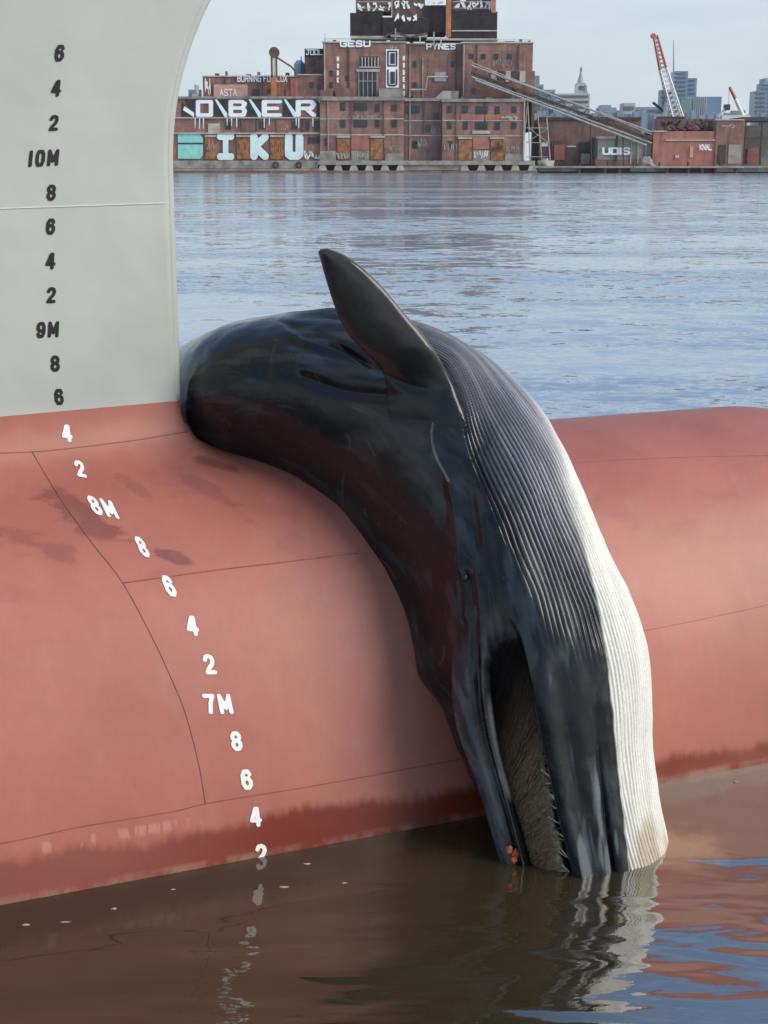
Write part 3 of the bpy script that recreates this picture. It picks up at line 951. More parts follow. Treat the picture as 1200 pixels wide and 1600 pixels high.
# baleen: rows of thin plates in the gap between the jaws, frayed at the free edge
FRM = lambda i, t_: None
bal = MB(); bri = MB()
bc, rc = [], []
rows = [i for i in range(NU) if 12.5 < K[i] < 19.9]
def skinpt(i, thv, h):
    "point over row i at angle thv, h metres out from the undisturbed body surface"
    p = Cr[i] + Wr[i] * math.cos(thv) + Dr[i] * math.sin(thv)
    n = p - Cr[i]; n = n / np.linalg.norm(n)
    return p + n * h
NB = 190
def mp_(i2, tt, h): return skinpt(i2, F3[i2] + (F2[i2] - F3[i2]) * tt, h)
def clampi(x): return int(min(max(round(x), 0), NU - 1))
n = 12
for b_ in range(NB):
    fi = b_ / (NB - 1)
    i = rows[0] + fi * (rows[-1] - rows[0])
    jit = random.uniform(-.004, .004) - (.018 if random.random() < .10 else 0)
    reach = 1.0 - .30 * ss(.30, .9, fi) + random.uniform(-.03, .03)
    curve = 26 * (1 - 1.5 * ss(.3, 1, fi)) + 3 * math.sin(b_ * .3)
    top, low = [], []
    wav = random.uniform(0, 6)
    for j in range(n):
        t_ = j / (n - 1) * reach
        i2 = clampi(i - curve * t_ ** 1.3 + .8 * math.sin(wav + 5 * t_)); i3 = clampi(i2 + 6)
        h0 = -.062 + .028 * math.sin(math.pi * min(t_ * .9 + .08, 1)) + jit
        top.append(mp_(i2, t_, h0 - .016)); low.append(mp_(i3, t_, h0 + .004))
    bal.add(top + low, [(j, j + 1, n + j + 1, n + j) for j in range(n - 1)])
    tone = random.uniform(.55, 1.2)
    for j in range(2 * n):
        t_ = (j % n) / (n - 1)
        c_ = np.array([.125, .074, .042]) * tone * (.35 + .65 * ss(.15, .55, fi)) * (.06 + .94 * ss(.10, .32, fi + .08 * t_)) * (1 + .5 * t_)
        fr_ = ss(.55, 1.0, t_) * ss(.4, 1.0, fi)
        bc.append(c_ + (np.array([.58, .52, .36]) - c_) * fr_ * .8)
    for e in range(26):
        tip = e < 8
        t0 = reach * random.uniform(.9, 1.0) if tip else random.uniform(.05, .92) * reach
        dl = (random.uniform(.04, .10) + .17 * ss(.5, 1, fi) * random.random()) if tip else random.uniform(.12, .28)
        drop = random.uniform(0, 12) * ss(.4, 1, fi) if tip else -curve * 1.2 * dl
        ia = clampi(i - curve * t0 ** 1.3 + random.uniform(0, 6)); ib = clampi(ia + drop * .5); ic = clampi(ia + drop)
        hh0 = -.062 + .028 * math.sin(math.pi * min(t0 * .9 + .08, 1)) + .010
        p0 = mp_(ia, t0, hh0); p1 = mp_(ib, t0 + dl * .5, hh0 + .004); p2 = mp_(ic, t0 + dl, hh0 - (.008 if tip else .003))
        wv_ = (Cr[min(ia + 1, NU - 1)] - Cr[ia]); wv_ = wv_ / np.linalg.norm(wv_) * (random.uniform(.0014, .0032) if tip else random.uniform(.0008, .0018))
        bri.add([p0 - wv_, p0 + wv_, p1 + wv_, p1 - wv_, p2], [(0, 1, 2, 3), (3, 2, 4)])
        lt = min(1, (ss(.5, .95, t0) * ss(.35, .85, fi) * (1.1 if tip else .6) + .10 * ss(.2, .5, fi)) * random.uniform(.5, 1.1))
        cb_ = np.array([.125, .075, .042]) * (.35 + .65 * ss(.15, .55, fi)); c0 = cb_ + (np.array([.95, .83, .54]) - cb_) * lt
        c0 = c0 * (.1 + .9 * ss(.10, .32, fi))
        rc += [c0] * 5

    if fi > .50 and b_ % 4 == 0:                                     # matted tufts along the free edge
        ia = clampi(i - curve * reach ** 1.3); ic = clampi(ia + random.uniform(2, 12))
        p0 = mp_(ia, reach * .93, -.045); p1 = mp_(ic, reach + random.uniform(.14, .26), -.04)
        bri.bar(p0, p1, random.uniform(.006, .011), 5, .0006)
        rc += [np.array([.95, .84, .56]) * random.uniform(.7, 1.05)] * 10


def fibre():
    t = NT('baleen_fibre')
    at = t.node('ShaderNodeAttribute'); at.attribute_name = 'skin'
    v = t.coord((30, 30, 8))
    c = t.mix(t.mr(t.noise(v, 4, 4), .35, .65, 0, .5), at.outputs['Color'], (.008, .007, .006))
    t.set(Base_Color=c, Roughness=.75, Specular_IOR_Level=.15)
    return t.m


M['fibre'] = fibre()
def coloured(o, cols):
    c_ = o.data.color_attributes.new('skin', 'FLOAT_COLOR', 'POINT')
    c_.data.foreach_set('color', np.hstack([np.array(cols), np.ones((len(cols), 1))]).astype(np.float32).ravel())
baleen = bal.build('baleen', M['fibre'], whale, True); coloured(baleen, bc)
br = bri.build('bristles', M['fibre'], baleen); coloured(br, rc)

# eye, half shut in its fold
def blob(name, centre, rad, mat, parent, seed=0, rough=.25, n=20):
    V, F = [], []
    for i in range(n + 1):
        for j in range(2 * n):
            a_ = math.pi * i / n; b_ = math.pi * j / n
            V.append((math.sin(a_) * math.cos(b_), math.sin(a_) * math.sin(b_), math.cos(a_)))
    for i in range(n):
        for j in range(2 * n):
            F.append((i * 2 * n + j, (i + 1) * 2 * n + j, (i + 1) * 2 * n + (j + 1) % (2 * n), i * 2 * n + (j + 1) % (2 * n)))
    V = np.array(V); V = V * (1 + rough * fbm(V * 2.1 + seed, 3, seed))[:, None] * np.array(rad) + np.array(centre)
    return obj(name, V, F, mat, parent, True)


tm = NT('eye_wet'); M['eye'] = tm.set(Base_Color=(.01, .01, .012), Roughness=.05)
pe = on_body(727, 905, -.004)
if pe is not None: blob('eye', pe, (.017, .015, .028), M['eye'], whale, 1, .05)
# raw orange patch on the lip
M['raw'] = plain('raw_orange_flesh', (.42, .10, .03), .35, .4, 40)
raw = None
for k, (x, y, r_) in enumerate([(796, 1328, .020), (806, 1334, .022), (803, 1343, .017)]):
    p_ = on_body(x, y, .004)
    if p_ is not None:
        if raw is None: raw = blob('raw_patch', p_, (r_, r_ * .45, r_ * 1.2), M['raw'], whale, 3 + k, .5)
        else:
            bl = blob('flesh_lump', p_, (r_, r_ * .7, r_ * 1.2), M['raw'], raw, 3 + k, .5)

# ------------------------------------------------------------------ the far bank
def W(px, py, Y): return P(px, py, Y)


def pbox(mb, x0, y0, x1, y1, Y, depth, y1z=None):
    "a box whose front face covers these photograph pixels at depth Y"
    ym = (y0 + y1) / 2
    X0, X1 = P(x0, ym, Y)[0], P(x1, ym, Y)[0]
    z1, z0 = P((x0 + x1) / 2, y0, Y)[2], P((x0 + x1) / 2, y1, Y)[2]
    mb.box((X0, Y, z0), (X1, Y + depth, z1)); return mb


def pb(name, mat, parent, *boxes):
    if name not in ('mullion', 'balustrade', 'window_band', 'fin'):
        for b in boxes[1:]: pbox(MB(), *b).build(name, M[mat], parent)
        boxes = boxes[:1]
    m = MB()
    for b in boxes: pbox(m, *b)
    return m.build(name, M[mat], parent)


def base(name, px, py, Y, label, cat, group=None):
    e = empty(name, P(px, py, Y)); tag(e, label, cat, group); return e


def brick(name, a, b, soot):
    t = NT(name)
    v = t.coord()
    c = t.mix(t.mr(t.noise(v, .22, 6, .65), .35, .65), a, b)
    vs = t.coord((.9, .9, .07))
    st = t.mr(t.noise(vs, .9, 6, .65), .48, .72)
    c = t.mix(t.math('MULTIPLY', st, .75), c, soot)
    sp_ = t.mr(t.noise(v, 1.3, 4, .7), .58, .72)
    c = t.mix(t.math('MULTIPLY', sp_, .4), c, (.30, .25, .22))
    hz_ = t.coord((.05, .05, 1.6))
    c = t.mix(t.math('MULTIPLY', t.mr(t.noise(hz_, 1.0, 3, .6), .5, .7), .35), c, (.13, .07, .06))
    t.set(Base_Color=c, Roughness=.85)
    return t.m


M['brick'] = brick('old_red_brick', (.205, .098, .070), (.38, .20, .145), (.095, .062, .05))
M['brick_dark'] = brick('sooty_brick', (.15, .088, .075), (.25, .14, .115), (.055, .044, .04))
M['brick_red'] = brick('orange_red_brick', (.34, .125, .092), (.46, .18, .13), (.17, .075, .06))
M['concrete'] = plain('weathered_concrete', (.27, .25, .21), .85, .45, .35)
M['coping'] = plain('pale_coping', (.44, .40, .34), .85, .3, .3)
M['pane'] = plain('grimy_glass', (.030, .036, .040), .35, .5, .6)
M['rust'] = plain('rusty_door', (.30, .13, .05), .8, .65, .8)
M['iron'] = plain('dark_iron', (.062, .043, .040), .75, .55, .4)
M['iron_brown'] = plain('rust_brown_iron', (.14, .075, .055), .75, .5, .5)  # iron of a browner, rustier colour
M['orange'] = plain('orange_primer', (.45, .17, .06), .7, .35, .5)
M['g_white'] = plain('white_spray_paint', (.88, .90, .88), .7, .08, .5)
M['g_black'] = plain('black_spray_paint', (.03, .028, .028), .7, .4, .5)
M['g_aqua'] = plain('turquoise_paint', (.30, .66, .60), .7, .15, .6)
M['g_mint'] = plain('mint_spray_paint', (.70, .86, .82), .7, .10, .5)
M['g_pink'] = plain('salmon_spray_paint', (.55, .33, .26), .7, .2, .5)
M['g_blue'] = plain('blue_tank_paint', (.22, .40, .52), .6, .2, .4)
M['steel'] = plain('galvanised_steel', (.36, .36, .33), .6, .35, .4)
M['soil'] = plain('bank_soil', (.11, .095, .075), .95, .4, .05)
M['olive'] = plain('olive_tin', (.30, .29, .24), .8, .3, .3)


def graffiti(text, x0, y0, x1, y1, Y, mat, parent, thick=.2, asp=.8, gap=.3, slant=0.0):
    segs, wd = text_segs(text, asp, gap)
    v2, f2 = sheet(segs, thick / 2, .035)
    wd += thick
    hgt = 1 + thick
    out = []
    for gx, gy in v2:
        px = (x0 + x1) / 2 + (gx / wd + slant * gy * .1) * (x1 - x0)
        py = (y0 + y1) / 2 - gy / hgt * (y1 - y0)
        out.append(P(px, py, Y))
    return obj('graffiti', out, f2, M[mat], parent)


def scrawl(x0, y0, x1, y1, Y, mat, parent, n, half=.09):
    "spray-can loops that spell nothing legible"
    segs = []
    for k in range(n):
        p = [(k * .8 + random.uniform(0, .7), random.uniform(0, 1)) for _ in range(6)]
        p = smooth_px(p, 4); p[:, 1] = np.clip(p[:, 1], 0, 1)
        segs += [(tuple(a), tuple(b)) for a, b in zip(p[:-1], p[1:])]
    v2, f2 = sheet(segs, half, .04)
    xs = [v[0] for v in v2]; lo, hi = min(xs), max(xs)
    return obj('graffiti', [P(x0 + (gx - lo) / (hi - lo) * (x1 - x0), y1 - gy * (y1 - y0), Y) for gx, gy in v2], f2, M[mat], parent)


def flat(name, mat, parent, Y, *polys):
    m = MB()
    for pl in polys: m.add([P(x, y, Y) for x, y in pl], [tuple(range(len(pl)))[::-1]])
    return m.build(name, M[mat], parent)


YB = 506.0
bank_z = P(600, 263, 503)[2]
o = obj('river_bank', [(-4000, 503.6, bank_z), (4000, 503.6, bank_z), (4000, 9000, bank_z), (-4000, 9000, bank_z), (-4000, 503.6, -1), (4000, 503.6, -1)],
        [(0, 1, 2, 3), (4, 5, 1, 0)], M['soil'])
tag(o, kind='structure')

# quay
qy = base('quay_wall', 560, 270, 503, 'long stained concrete quay with arched openings below the brick power station', 'quay')
pb('wharf', 'concrete', qy, (250, 251, 497, 263, 500.5, 30), (630, 252, 722, 266, 500.4, 30), (496, 251, 836, 257.5, 499.6, 30))
pb('fender_beam', 'concrete', qy, (250, 263.5, 500, 267, 499.8, 4), )
pb('footing', 'brick_dark', qy, (250, 266.6, 840, 273, 499.3, 4))
for xs in ((500, 630), (722, 836)):
    n = int((xs[1] - xs[0]) / 26)
    for k in range(n + 1):
        xc = xs[0] + 4 + (xs[1] - xs[0] - 8) * k / n
        m = MB()
        Xc = P(xc, 262, 500)[0]; zt = P(xc, 257.5, 500)[2]; zb = -.5
        m.add([(Xc - .8, 500, zt), (Xc + .8, 500, zt), (Xc + 2.0, 500, zb), (Xc - 2.0, 500, zb),
               (Xc - .8, 506, zt), (Xc + .8, 506, zt), (Xc + 2.0, 506, zb), (Xc - 2.0, 506, zb)],
              [(0, 3, 2, 1), (4, 5, 6, 7), (0, 4, 7, 3), (1, 2, 6, 5), (0, 1, 5, 4), (3, 7, 6, 2)])
        m.build('pier', M['coping'], qy)
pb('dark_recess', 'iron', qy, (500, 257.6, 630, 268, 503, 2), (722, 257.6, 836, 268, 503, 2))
for x in (431, 467):
    m = MB(); c = P(x, 258, 500.3)
    m.tube([c + np.array([.85 * math.cos(a), -.25, .85 * math.sin(a)]) for a in np.linspace(0, 2 * math.pi, 15)], .26, 6)
    m.build('tyre_fender', M['g_black'], qy, True)

pq = base('timber_pier', 1000, 268, 503, 'low concrete pier on dark stubby piles in front of the sheds', 'pier')
pb('deck', 'concrete', pq, (836, 259.5, 1260, 262.5, 499.5, 25))
pb('rubble_face', 'concrete', pq, (840, 262.5, 905, 268, 502, 3), (985, 262.5, 1040, 268, 502, 3), (1120, 262, 1260, 268.5, 501, 3))
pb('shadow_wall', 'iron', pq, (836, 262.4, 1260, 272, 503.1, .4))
for x in (905, 945, 968, 1042, 1075, 1097, 1118, 1150):
    m = MB(); a = P(x, 262, 500.5)
    m.bar((a[0], 500.5, -1), (a[0], 500.5, a[2]), .55, 8); m.build('pile', M['iron'], pq)

# ---- main power station
ps = base('power_station', 665, 250, YB, 'huge derelict red brick power station with black boiler housings on its roof', 'power station')
pb('tower_block', 'brick', ps, (505, 66, 634, 153, 513, 40))
pb('tower_block', 'brick', ps, (634, 69, 724, 153, 515, 40))
pb('tower_block', 'brick', ps, (722, 67, 832, 153, 512, 40), (831, 111, 835, 205, 512.5, 38))
pb('lower_block', 'brick', ps, (500, 153, 631, 251, 506, 40))
pb('lower_block', 'brick_dark', ps, (630, 155, 693, 251, 508.5, 40))
pb('lower_block', 'brick', ps, (691, 156, 820, 251, 506.2, 40))
pb('coping', 'coping', ps, (503, 64.6, 636, 66.6, 512.6, 2), (720, 65.4, 834, 67.4, 511.6, 2), (634, 67, 722, 69, 514.5, 2))
pb('cornice', 'concrete', ps, (498, 151, 633, 157, 505.4, 3), (631, 153, 692, 158, 507.6, 3), (690, 154, 822, 159, 505.5, 3))
pb('string_course', 'coping', ps, (500, 185, 631, 186.4, 505.8, .6), (692, 187.5, 820, 189, 506, .6), (500, 209.5, 631, 211.5, 505.8, .6), (692, 211.5, 820, 213, 506, .6),
   (631, 188, 692, 189.2, 508.3, .5), (631, 211, 692, 212.4, 508.3, .5))
pb('plinth', 'concrete', ps, (500, 236, 525, 251, 505.7, 1), (549, 235, 577, 251, 505.7, 1), (602, 240, 630, 251, 505.7, 1), (739, 235, 765, 251, 505.9, 1), (789, 240, 818, 251, 505.9, 1))
pb('wall_panel', 'brick_red', ps, (549, 212, 577, 234, 505.7, .5), (720, 179, 783, 187, 505.9, .5), (739, 214, 765, 233, 505.9, .5))
# tall windows of the tower
wn_ = pb('window', 'pane', ps, (560, 112, 590, 151, 512.8, .3))
pb('mullion', 'steel', wn_, *[(x, 112, x + 1.1, 151, 512.6, .3) for x in (560, 567, 574, 581, 588.5)], (560, 126, 590, 127, 512.62, .2))
pb('lintel', 'coping', wn_, (557, 108, 593, 112, 512.5, .6))
wn_ = pb('window', 'iron', ps, (563, 88, 593, 105, 512.8, .3))
pb('balustrade', 'coping', wn_, *[(x, 89, x + 1.6, 104, 512.5, .25) for x in range(565, 592, 5)], (561, 104, 594, 106, 512.4, .4))
for r_ in ((532, 160, 540, 173), (553, 161, 574, 173), (586, 162, 593, 175), (532, 187, 540, 199), (553, 187, 574, 199), (586, 187, 593, 199)):
    pb('window', 'pane', ps, (*r_, 505.8, .3))
for r_ in ((635, 165, 656, 177), (677, 176, 684, 186)): pb('window', 'pane', ps, (*r_, 508.3, .3))
for r_ in ((722, 165, 731, 176), (743, 166, 762, 178), (773, 166, 781, 178), (724, 190, 731, 202), (743, 191, 762, 203), (773, 191, 781, 203)):
    pb('window', 'pane', ps, (*r_, 506, .3))
pb('sill', 'coping', ps, (738, 204, 766, 209, 505.7, .6))
for x0, x1 in ((527, 546), (579, 600)):
    d_ = pb('loading_door', 'rust', ps, (x0, 215, x1, 249, 505.6, .4)); pb('lintel', 'coping', d_, (x0 - 1, 212, x1 + 1, 215, 505.2, .8))
for x0, x1 in ((717, 737), (767, 787)):
    d_ = pb('loading_door', 'rust', ps, (x0, 217, x1, 250, 505.8, .4)); pb('lintel', 'coping', d_, (x0 - 1, 214, x1 + 1, 217, 505.4, .8))
for x0, x1 in ((767, 776), (790, 798), (812, 821)): pb('bleached_panel', 'coping', ps, (x0, 111, x1, 128, 511.6, .4))
for x0, x1 in ((778, 788), (800, 810)): pb('window', 'iron', ps, (x0, 111, x1, 124, 511.7, .3))
pb('bleached_panel', 'coping', ps, (679, 113, 697, 127, 514.6, .4))
pb('roof_hut', 'brick_dark', ps, (500, 141, 520, 152, 508, 4), (524, 138, 552, 152, 508.5, 4)); pb('roof_hut', 'concrete', ps, (592, 138, 628, 152, 508, 4)); pb('roof_hut', 'concrete', ps, (698, 142, 717, 155, 509, 5))
m = MB()
a = [P(x, y, 508.2) for x, y in ((678, 155), (704, 155), (704, 142), (692, 142))]; b = [p + np.array([0, 4, 0]) for p in a]
m.add(a + b, [(0, 1, 2, 3), (7, 6, 5, 4), (0, 3, 7, 4), (3, 2, 6, 7), (2, 1, 5, 6), (0, 4, 5, 1)]); m.build('lean_to', M['steel'], ps)
# boiler housings on the roof
def ribbed(x0, y0, x1, y1, Y, mat='iron'):
    m = MB(); pbox(m, x0, y0, x1, y1, Y, 22)
    x = x0 + 1
    while x < x1 - 1:
        pbox(m, x, y0 + .5, x + 1.2, y1 - .5, Y - .35, .5); x += 3.4
    return m.build('boiler_housing', M[mat], ps)
ribbed(547, 20, 598, 56, 517); ribbed(598, 27, 668, 55, 516); ribbed(664, 8, 699, 50, 518); ribbed(705, 18, 777, 60, 516)
pb('gantry_deck', 'coping', ps, (548, 56, 604, 60, 515, 20), (610, 54, 668, 58, 515, 20), (666, 60, 778, 63, 515, 20), (706, 47, 777, 49, 515.4, .6))
pb('rooftop_frame', 'iron_brown', ps, (556, -14, 612, 18.5, 519, 14)); pb('rooftop_frame', 'iron_brown', ps, (613, -14, 664, 27, 518.5, 14)); pb('rooftop_frame', 'iron_brown', ps, (708, -14, 768, 17, 518, 14))
pb('smoke_stack', 'orange', ps, (697, -14, 705, 58, 514.8, 2)); pb('smoke_stack', 'orange', ps, (769, -14, 775, 20, 515.5, 2))
pb('steel_post', 'steel', ps, (655, 56, 657.5, 69, 513, .6), (677, 50, 679, 72, 513, .6), (688, 58, 690, 72, 513, .6), (617, 44, 619, 62, 513, .6))
for x0, x1 in ((557, 610), (707, 768)):
    for yy in (-8, 2, 12):
        pb('railing', 'steel', ps, (x0, yy, x1, yy + 1, 514.5, .3))
random.seed(3)
for (x0, x1, y0, y1, Y) in ((558, 611, 4, 17, 518.6), (616, 662, 2, 13, 518.1), (616, 652, 21, 33, 515.3), (710, 767, 1, 15, 517.6), (664, 692, 0, 8, 517.4)):
    k = int((x1 - x0) / 9)
    scrawl(x0, y0, x1, y1, Y, 'g_white', ps, k)
graffiti('GESU', 531, 63, 579, 73.5, 512.4, 'g_white', ps, .30, 1.1, .4)
graffiti('PYNES', 666, 68, 712, 77.5, 514.4, 'g_white', ps, .26, .8, .35)
graffiti('OU', 606, 80, 622, 104, 512.6, 'g_white', ps, .2, .01, .01) if False else None
for y0, y1, ch in ((79, 104, 'O'), (108, 135, 'U')):
    f_ = flat('painted_panel', 'g_white', ps, 512.75, [(603, y0 - 2), (623, y0 - 2), (623, y1 + 2), (603, y1 + 2)])
    graffiti(ch, 605, y0, 621, y1, 512.65, 'g_black', f_, .10, .55, .3)
    flat('dark_slot', 'pane', f_, 512.6, [(610, y0 + 4), (617, y0 + 4), (617, y1 - 4), (610, y1 - 4)])
for x, y0, n in ((528, 88, 4), (631, 87, 6)):
    for k in range(n):
        graffiti('HIDEAU'[k], x - 1.8, y0 + k * 11, x + 1.8, y0 + k * 11 + 8, 512.6, 'g_white', ps, .34, .5, .3)
graffiti('NER', 525, 238, 546, 248, 505.5, 'g_white', ps, .16, .8, .3) if False else None
scrawl(783, 181, 808, 187, 505.7, 'coping', ps, 4)
scrawl(534, 180, 600, 185, 505.6, 'concrete', ps, 9)
scrawl(525, 238, 546, 248, 505.5, 'coping', ps, 4)
scrawl(609, 72, 620, 76, 512.6, 'coping', ps, 3)
pb('drain_pipe', 'coping', ps, (506.5, 68, 508.3, 150, 512.6, .4), (818, 156, 819.6, 250, 505.6, .4), (724, 70, 725.4, 150, 511.6, .3))
m = MB(); a = P(508, 66, 513); m.bar((a[0], 513, a[2]), (a[0], 513, a[2] + 3), .12); m.build('mast', M['steel'], ps)

# ---- low annex with the big painted letters
an = base('brick_annex', 400, 250, YB, 'low brick annex left of the power station, painted with giant white letters', 'building')
pb('upper_storey', 'brick', an, (250, 152, 502, 184, 507, 40))
pb('ground_storey', 'brick', an, (250, 184, 502, 251, 507.4, 40))
pb('roof_edge', 'concrete', an, (250, 150.5, 520, 154, 506.4, 4))
pb('ledge', 'coping', an, (250, 183, 520, 185, 506.6, .8), (250, 207, 520, 209.4, 506.7, 1))
pb('penthouse', 'brick', an, (317, 118.5, 480, 152, 515, 20)); pb('penthouse', 'brick', an, (465, 117, 507, 152, 514.5, 20)); pb('penthouse', 'brick_dark', an, (476, 87, 506, 118, 520, 20))
pb('coping', 'coping', an, (316, 118, 478, 120, 514.6, 1), (463, 115.6, 507, 117.6, 514, 1))
pb('painted_hoarding', 'g_pink', an, (334, 132, 387, 151, 514.4, .5))
graffiti('ASTA', 343, 139, 370, 150, 514.2, 'g_white', an, .16, .7, .3)
graffiti('BURNING FOR LUX', 371, 117, 449, 128, 514.2, 'g_white', an, .18, .7, .3)
graffiti('JOOL', 478, 77, 504, 86, 514.1, 'g_mint', an, .2, .9, .3)
pb('roof_sign', 'g_black', an, (476, 76, 506, 88, 519.5, .4))
scrawl(320, 123, 329, 149, 514.3, 'g_white', an, 3)
for r_ in ((396, 139, 405, 148), (500, 143, 506, 150)): pb('window', 'pane', an, (*r_, 514.5, .3))
pb('door', 'rust', an, (447, 137, 454, 151, 514.4, .3)); pb('corner_pier', 'brick_red', an, (454, 122, 465, 151, 514, 2))
YL = 506.7
for ch, x0, x1 in (('O', 306, 333), ('B', 357, 386), ('E', 409, 441), ('R', 462, 494)):
    flat('painted_shade', 'g_black', an, YL + .1, [(x0 - 18, 156), (x0 - 2, 156), (x0 - 2, 182), (x0 - 3, 182)], [(x1 + 1, 156), (x1 + 5, 156), (x1 + 22, 182), (x1 + 1, 182)])
    graffiti(ch, x0, 156, x1, 182.5, YL, 'g_white', an, .27, .8, .3)
    flat('painted_flash', 'g_mint', an, YL - .04, [(x1 + 2, 155), (x1 + 6, 155), (x1 + 22, 177), (x1 + 22, 183), (x1 + 18, 183)])
flat('painted_shade', 'g_black', an, YL + .1, [(284, 158), (302, 182), (284, 182)])
flat('painted_flash', 'g_white', an, YL - .04, [(288, 166), (303, 176), (303, 183), (286, 172)])
# drips
for x in (304, 311, 317, 354, 361, 369, 412, 420, 462, 466, 488):
    flat('paint_drip', 'g_mint', an, 506.55, [(x, 185), (x + 1.8, 185), (x + 1.4, 196 + (x * 7) % 6), (x + .4, 196 + (x * 7) % 6)])
pb('shutter', 'brick_dark', an, (377, 187, 399, 206, 507, .5)); pb('shutter', 'brick_red', an, (432, 187, 452, 206, 507, .5)); pb('shutter', 'coping', an, (325, 193, 343, 207, 507, .5))
for x0 in (478, 491, 497): pb('window', 'pane', an, (x0, 189, x0 + 5, 204, 507, .3))
flat('turquoise_panel', 'g_aqua', an, 507.1, [(278, 209), (312, 209), (317, 216), (317, 242), (313, 248), (278, 248)])
pb('bar', 'g_black', an, (278, 223, 317, 225, 506.9, .2))
for x0, x1 in ((321, 337), (370, 390), (423, 443)):
    d_ = pb('loading_door', 'rust', an, (x0, 214, x1, 248.5, 507, .4)); pb('lintel', 'coping', d_, (x0 - 1, 211, x1 + 1, 214, 506.6, .8))
for x0 in (482, 488, 494): pb('window', 'pane', an, (x0, 214, x0 + 4, 224, 507.1, .3))
YL = 506.95
graffiti('i', 338, 208, 367, 250, YL, 'g_mint', an, .34, .8, .3)
graffiti('K', 391, 208, 420, 250, YL, 'g_mint', an, .40, .6, .3)
graffiti('U', 445, 208, 474, 250, YL, 'g_mint', an, .44, .6, .3)
scrawl(475, 236, 502, 249, YL, 'g_white', an, 5)

# elevator leg on the annex roof with its chute
lg = base('elevator_leg', 428, 150, 512, 'rusty red elevator leg with bent chute standing on the annex roof', 'elevator')
pb('casing', 'iron_brown', lg, (423, 86, 426, 121, 511, 1)); pb('casing', 'orange', lg, (423.5, 118, 431, 150, 511, 2)); pb('ladder', 'steel', lg, (427.5, 88, 429, 121, 511.2, .6)); pb('casing', 'iron_brown', lg, (430, 80, 433, 121, 511.2, 1))
m = MB(); c0 = P(428.5, 82, 511.5)
m.bar(c0 - np.array([0, .8, 0]), c0 + np.array([0, .8, 0]), 1.75, 16); m.build('pulley_head', M['iron_brown'], lg)
m = MB(); m.tube([P(x, y, 511.5) for x, y in ((433, 90), (444, 97), (455, 104), (462, 112), (463, 118))], .32, 8); m.build('chute', M['iron_brown'], lg)
tk = base('roof_tank', 468, 117, 530, 'pale blue round-topped tank behind the annex penthouse', 'tank')
m = MB(); a = P(468, 117, 530); m.bar((a[0], 530, a[2] - 2), (a[0], 530, P(468, 100, 530)[2]), 1.9, 16); m.bar((a[0], 530, P(468, 100, 530)[2]), (a[0], 530, P(468, 94, 530)[2]), 1.9, 16, .8); m.build('drum', M['g_blue'], tk)

# small clutter that breaks up the facades
random.seed(12)
for x, y0, y1, Y, par in ((512, 157, 235, 505.6, ps), (548, 157, 210, 505.6, ps), (599, 157, 249, 505.5, ps), (640, 158, 250, 508.2, ps), (662, 158, 210, 508.2, ps), (712, 159, 250, 505.9, ps), (757, 159, 210, 505.9, ps),
                          (545, 70, 150, 512.6, ps), (640, 72, 152, 514.6, ps), (660, 90, 152, 514.6, ps), (712, 72, 152, 514.6, ps), (745, 70, 110, 511.6, ps), (810, 70, 108, 511.6, ps), (352, 120, 150, 514.6, an), (410, 121, 150, 514.6, an), (470, 88, 117, 519.7, an), (400, 186, 206, 506.9, an), (472, 186, 208, 506.9, an)):
    pb('drain_pipe', random.choice(['iron', 'steel', 'iron_brown']), par, (x, y0, x + random.uniform(.8, 1.6), y1, Y, .3))
for x, y, w_, h_, Y in ((515, 110, 5, 9, 512.8), (515, 128, 5, 9, 512.8), (540, 118, 6, 8, 512.8), (645, 96, 6, 9, 514.8), (645, 128, 6, 9, 514.8), (705, 96, 5, 9, 514.8), (733, 84, 7, 8, 511.8), (752, 84, 7, 8, 511.8), (772, 84, 7, 8, 511.8), (793, 84, 7, 8, 511.8), (737, 138, 6, 9, 511.8), (800, 139, 7, 8, 511.8),
                        (507, 216, 5, 12, 505.8), (612, 187, 8, 12, 505.8), (612, 163, 8, 11, 505.8), (665, 195, 8, 11, 508.3), (645, 220, 7, 12, 508.3), (800, 166, 7, 10, 506), (800, 191, 7, 10, 506), (699, 190, 7, 11, 506), (699, 165, 7, 11, 506), (700, 220, 7, 14, 506)):
    pb('window', 'pane', ps, (x, y, x + w_, y + h_, Y, .3))
for x, y, w_, h_, Y in ((352, 190, 9, 12, 507.2), (405, 190, 10, 12, 507.2), (456, 190, 8, 12, 507.2), (360, 136, 1, 1, 514.3), (418, 138, 5, 8, 514.8), (484, 128, 6, 9, 514.3), (484, 94, 8, 9, 519.7), (496, 132, 5, 8, 514.3)):
    pb('window', 'pane', an, (x, y, x + w_, y + h_, Y, .3))
for x, w_, h_, Y, par, y in ((336, 6, 4, 517, an, 118.5), (352, 3, 7, 518, an, 118.5), (384, 8, 3, 518, an, 118.5), (402, 4, 6, 519, an, 118.5), (446, 6, 5, 518, an, 118.5), (300, 10, 6, 512, an, 152), (311, 3, 12, 513, an, 152),
                             (520, 5, 4, 520, ps, 66), (640, 6, 5, 525, ps, 69), (742, 8, 3, 520, ps, 67), (790, 14, 3, 520, ps, 67), (812, 4, 6, 520, ps, 67), (826, 3, 4, 518, ps, 67), (640, 5, 5, 515, ps, 155), (720, 6, 5, 508, ps, 156), (760, 9, 4, 509, ps, 156), (800, 4, 7, 508, ps, 156)):
    pb('roof_vent', random.choice(['concrete', 'iron_brown', 'steel', 'brick_dark']), par, (x, y - h_, x + w_, y + .5, Y, 2))
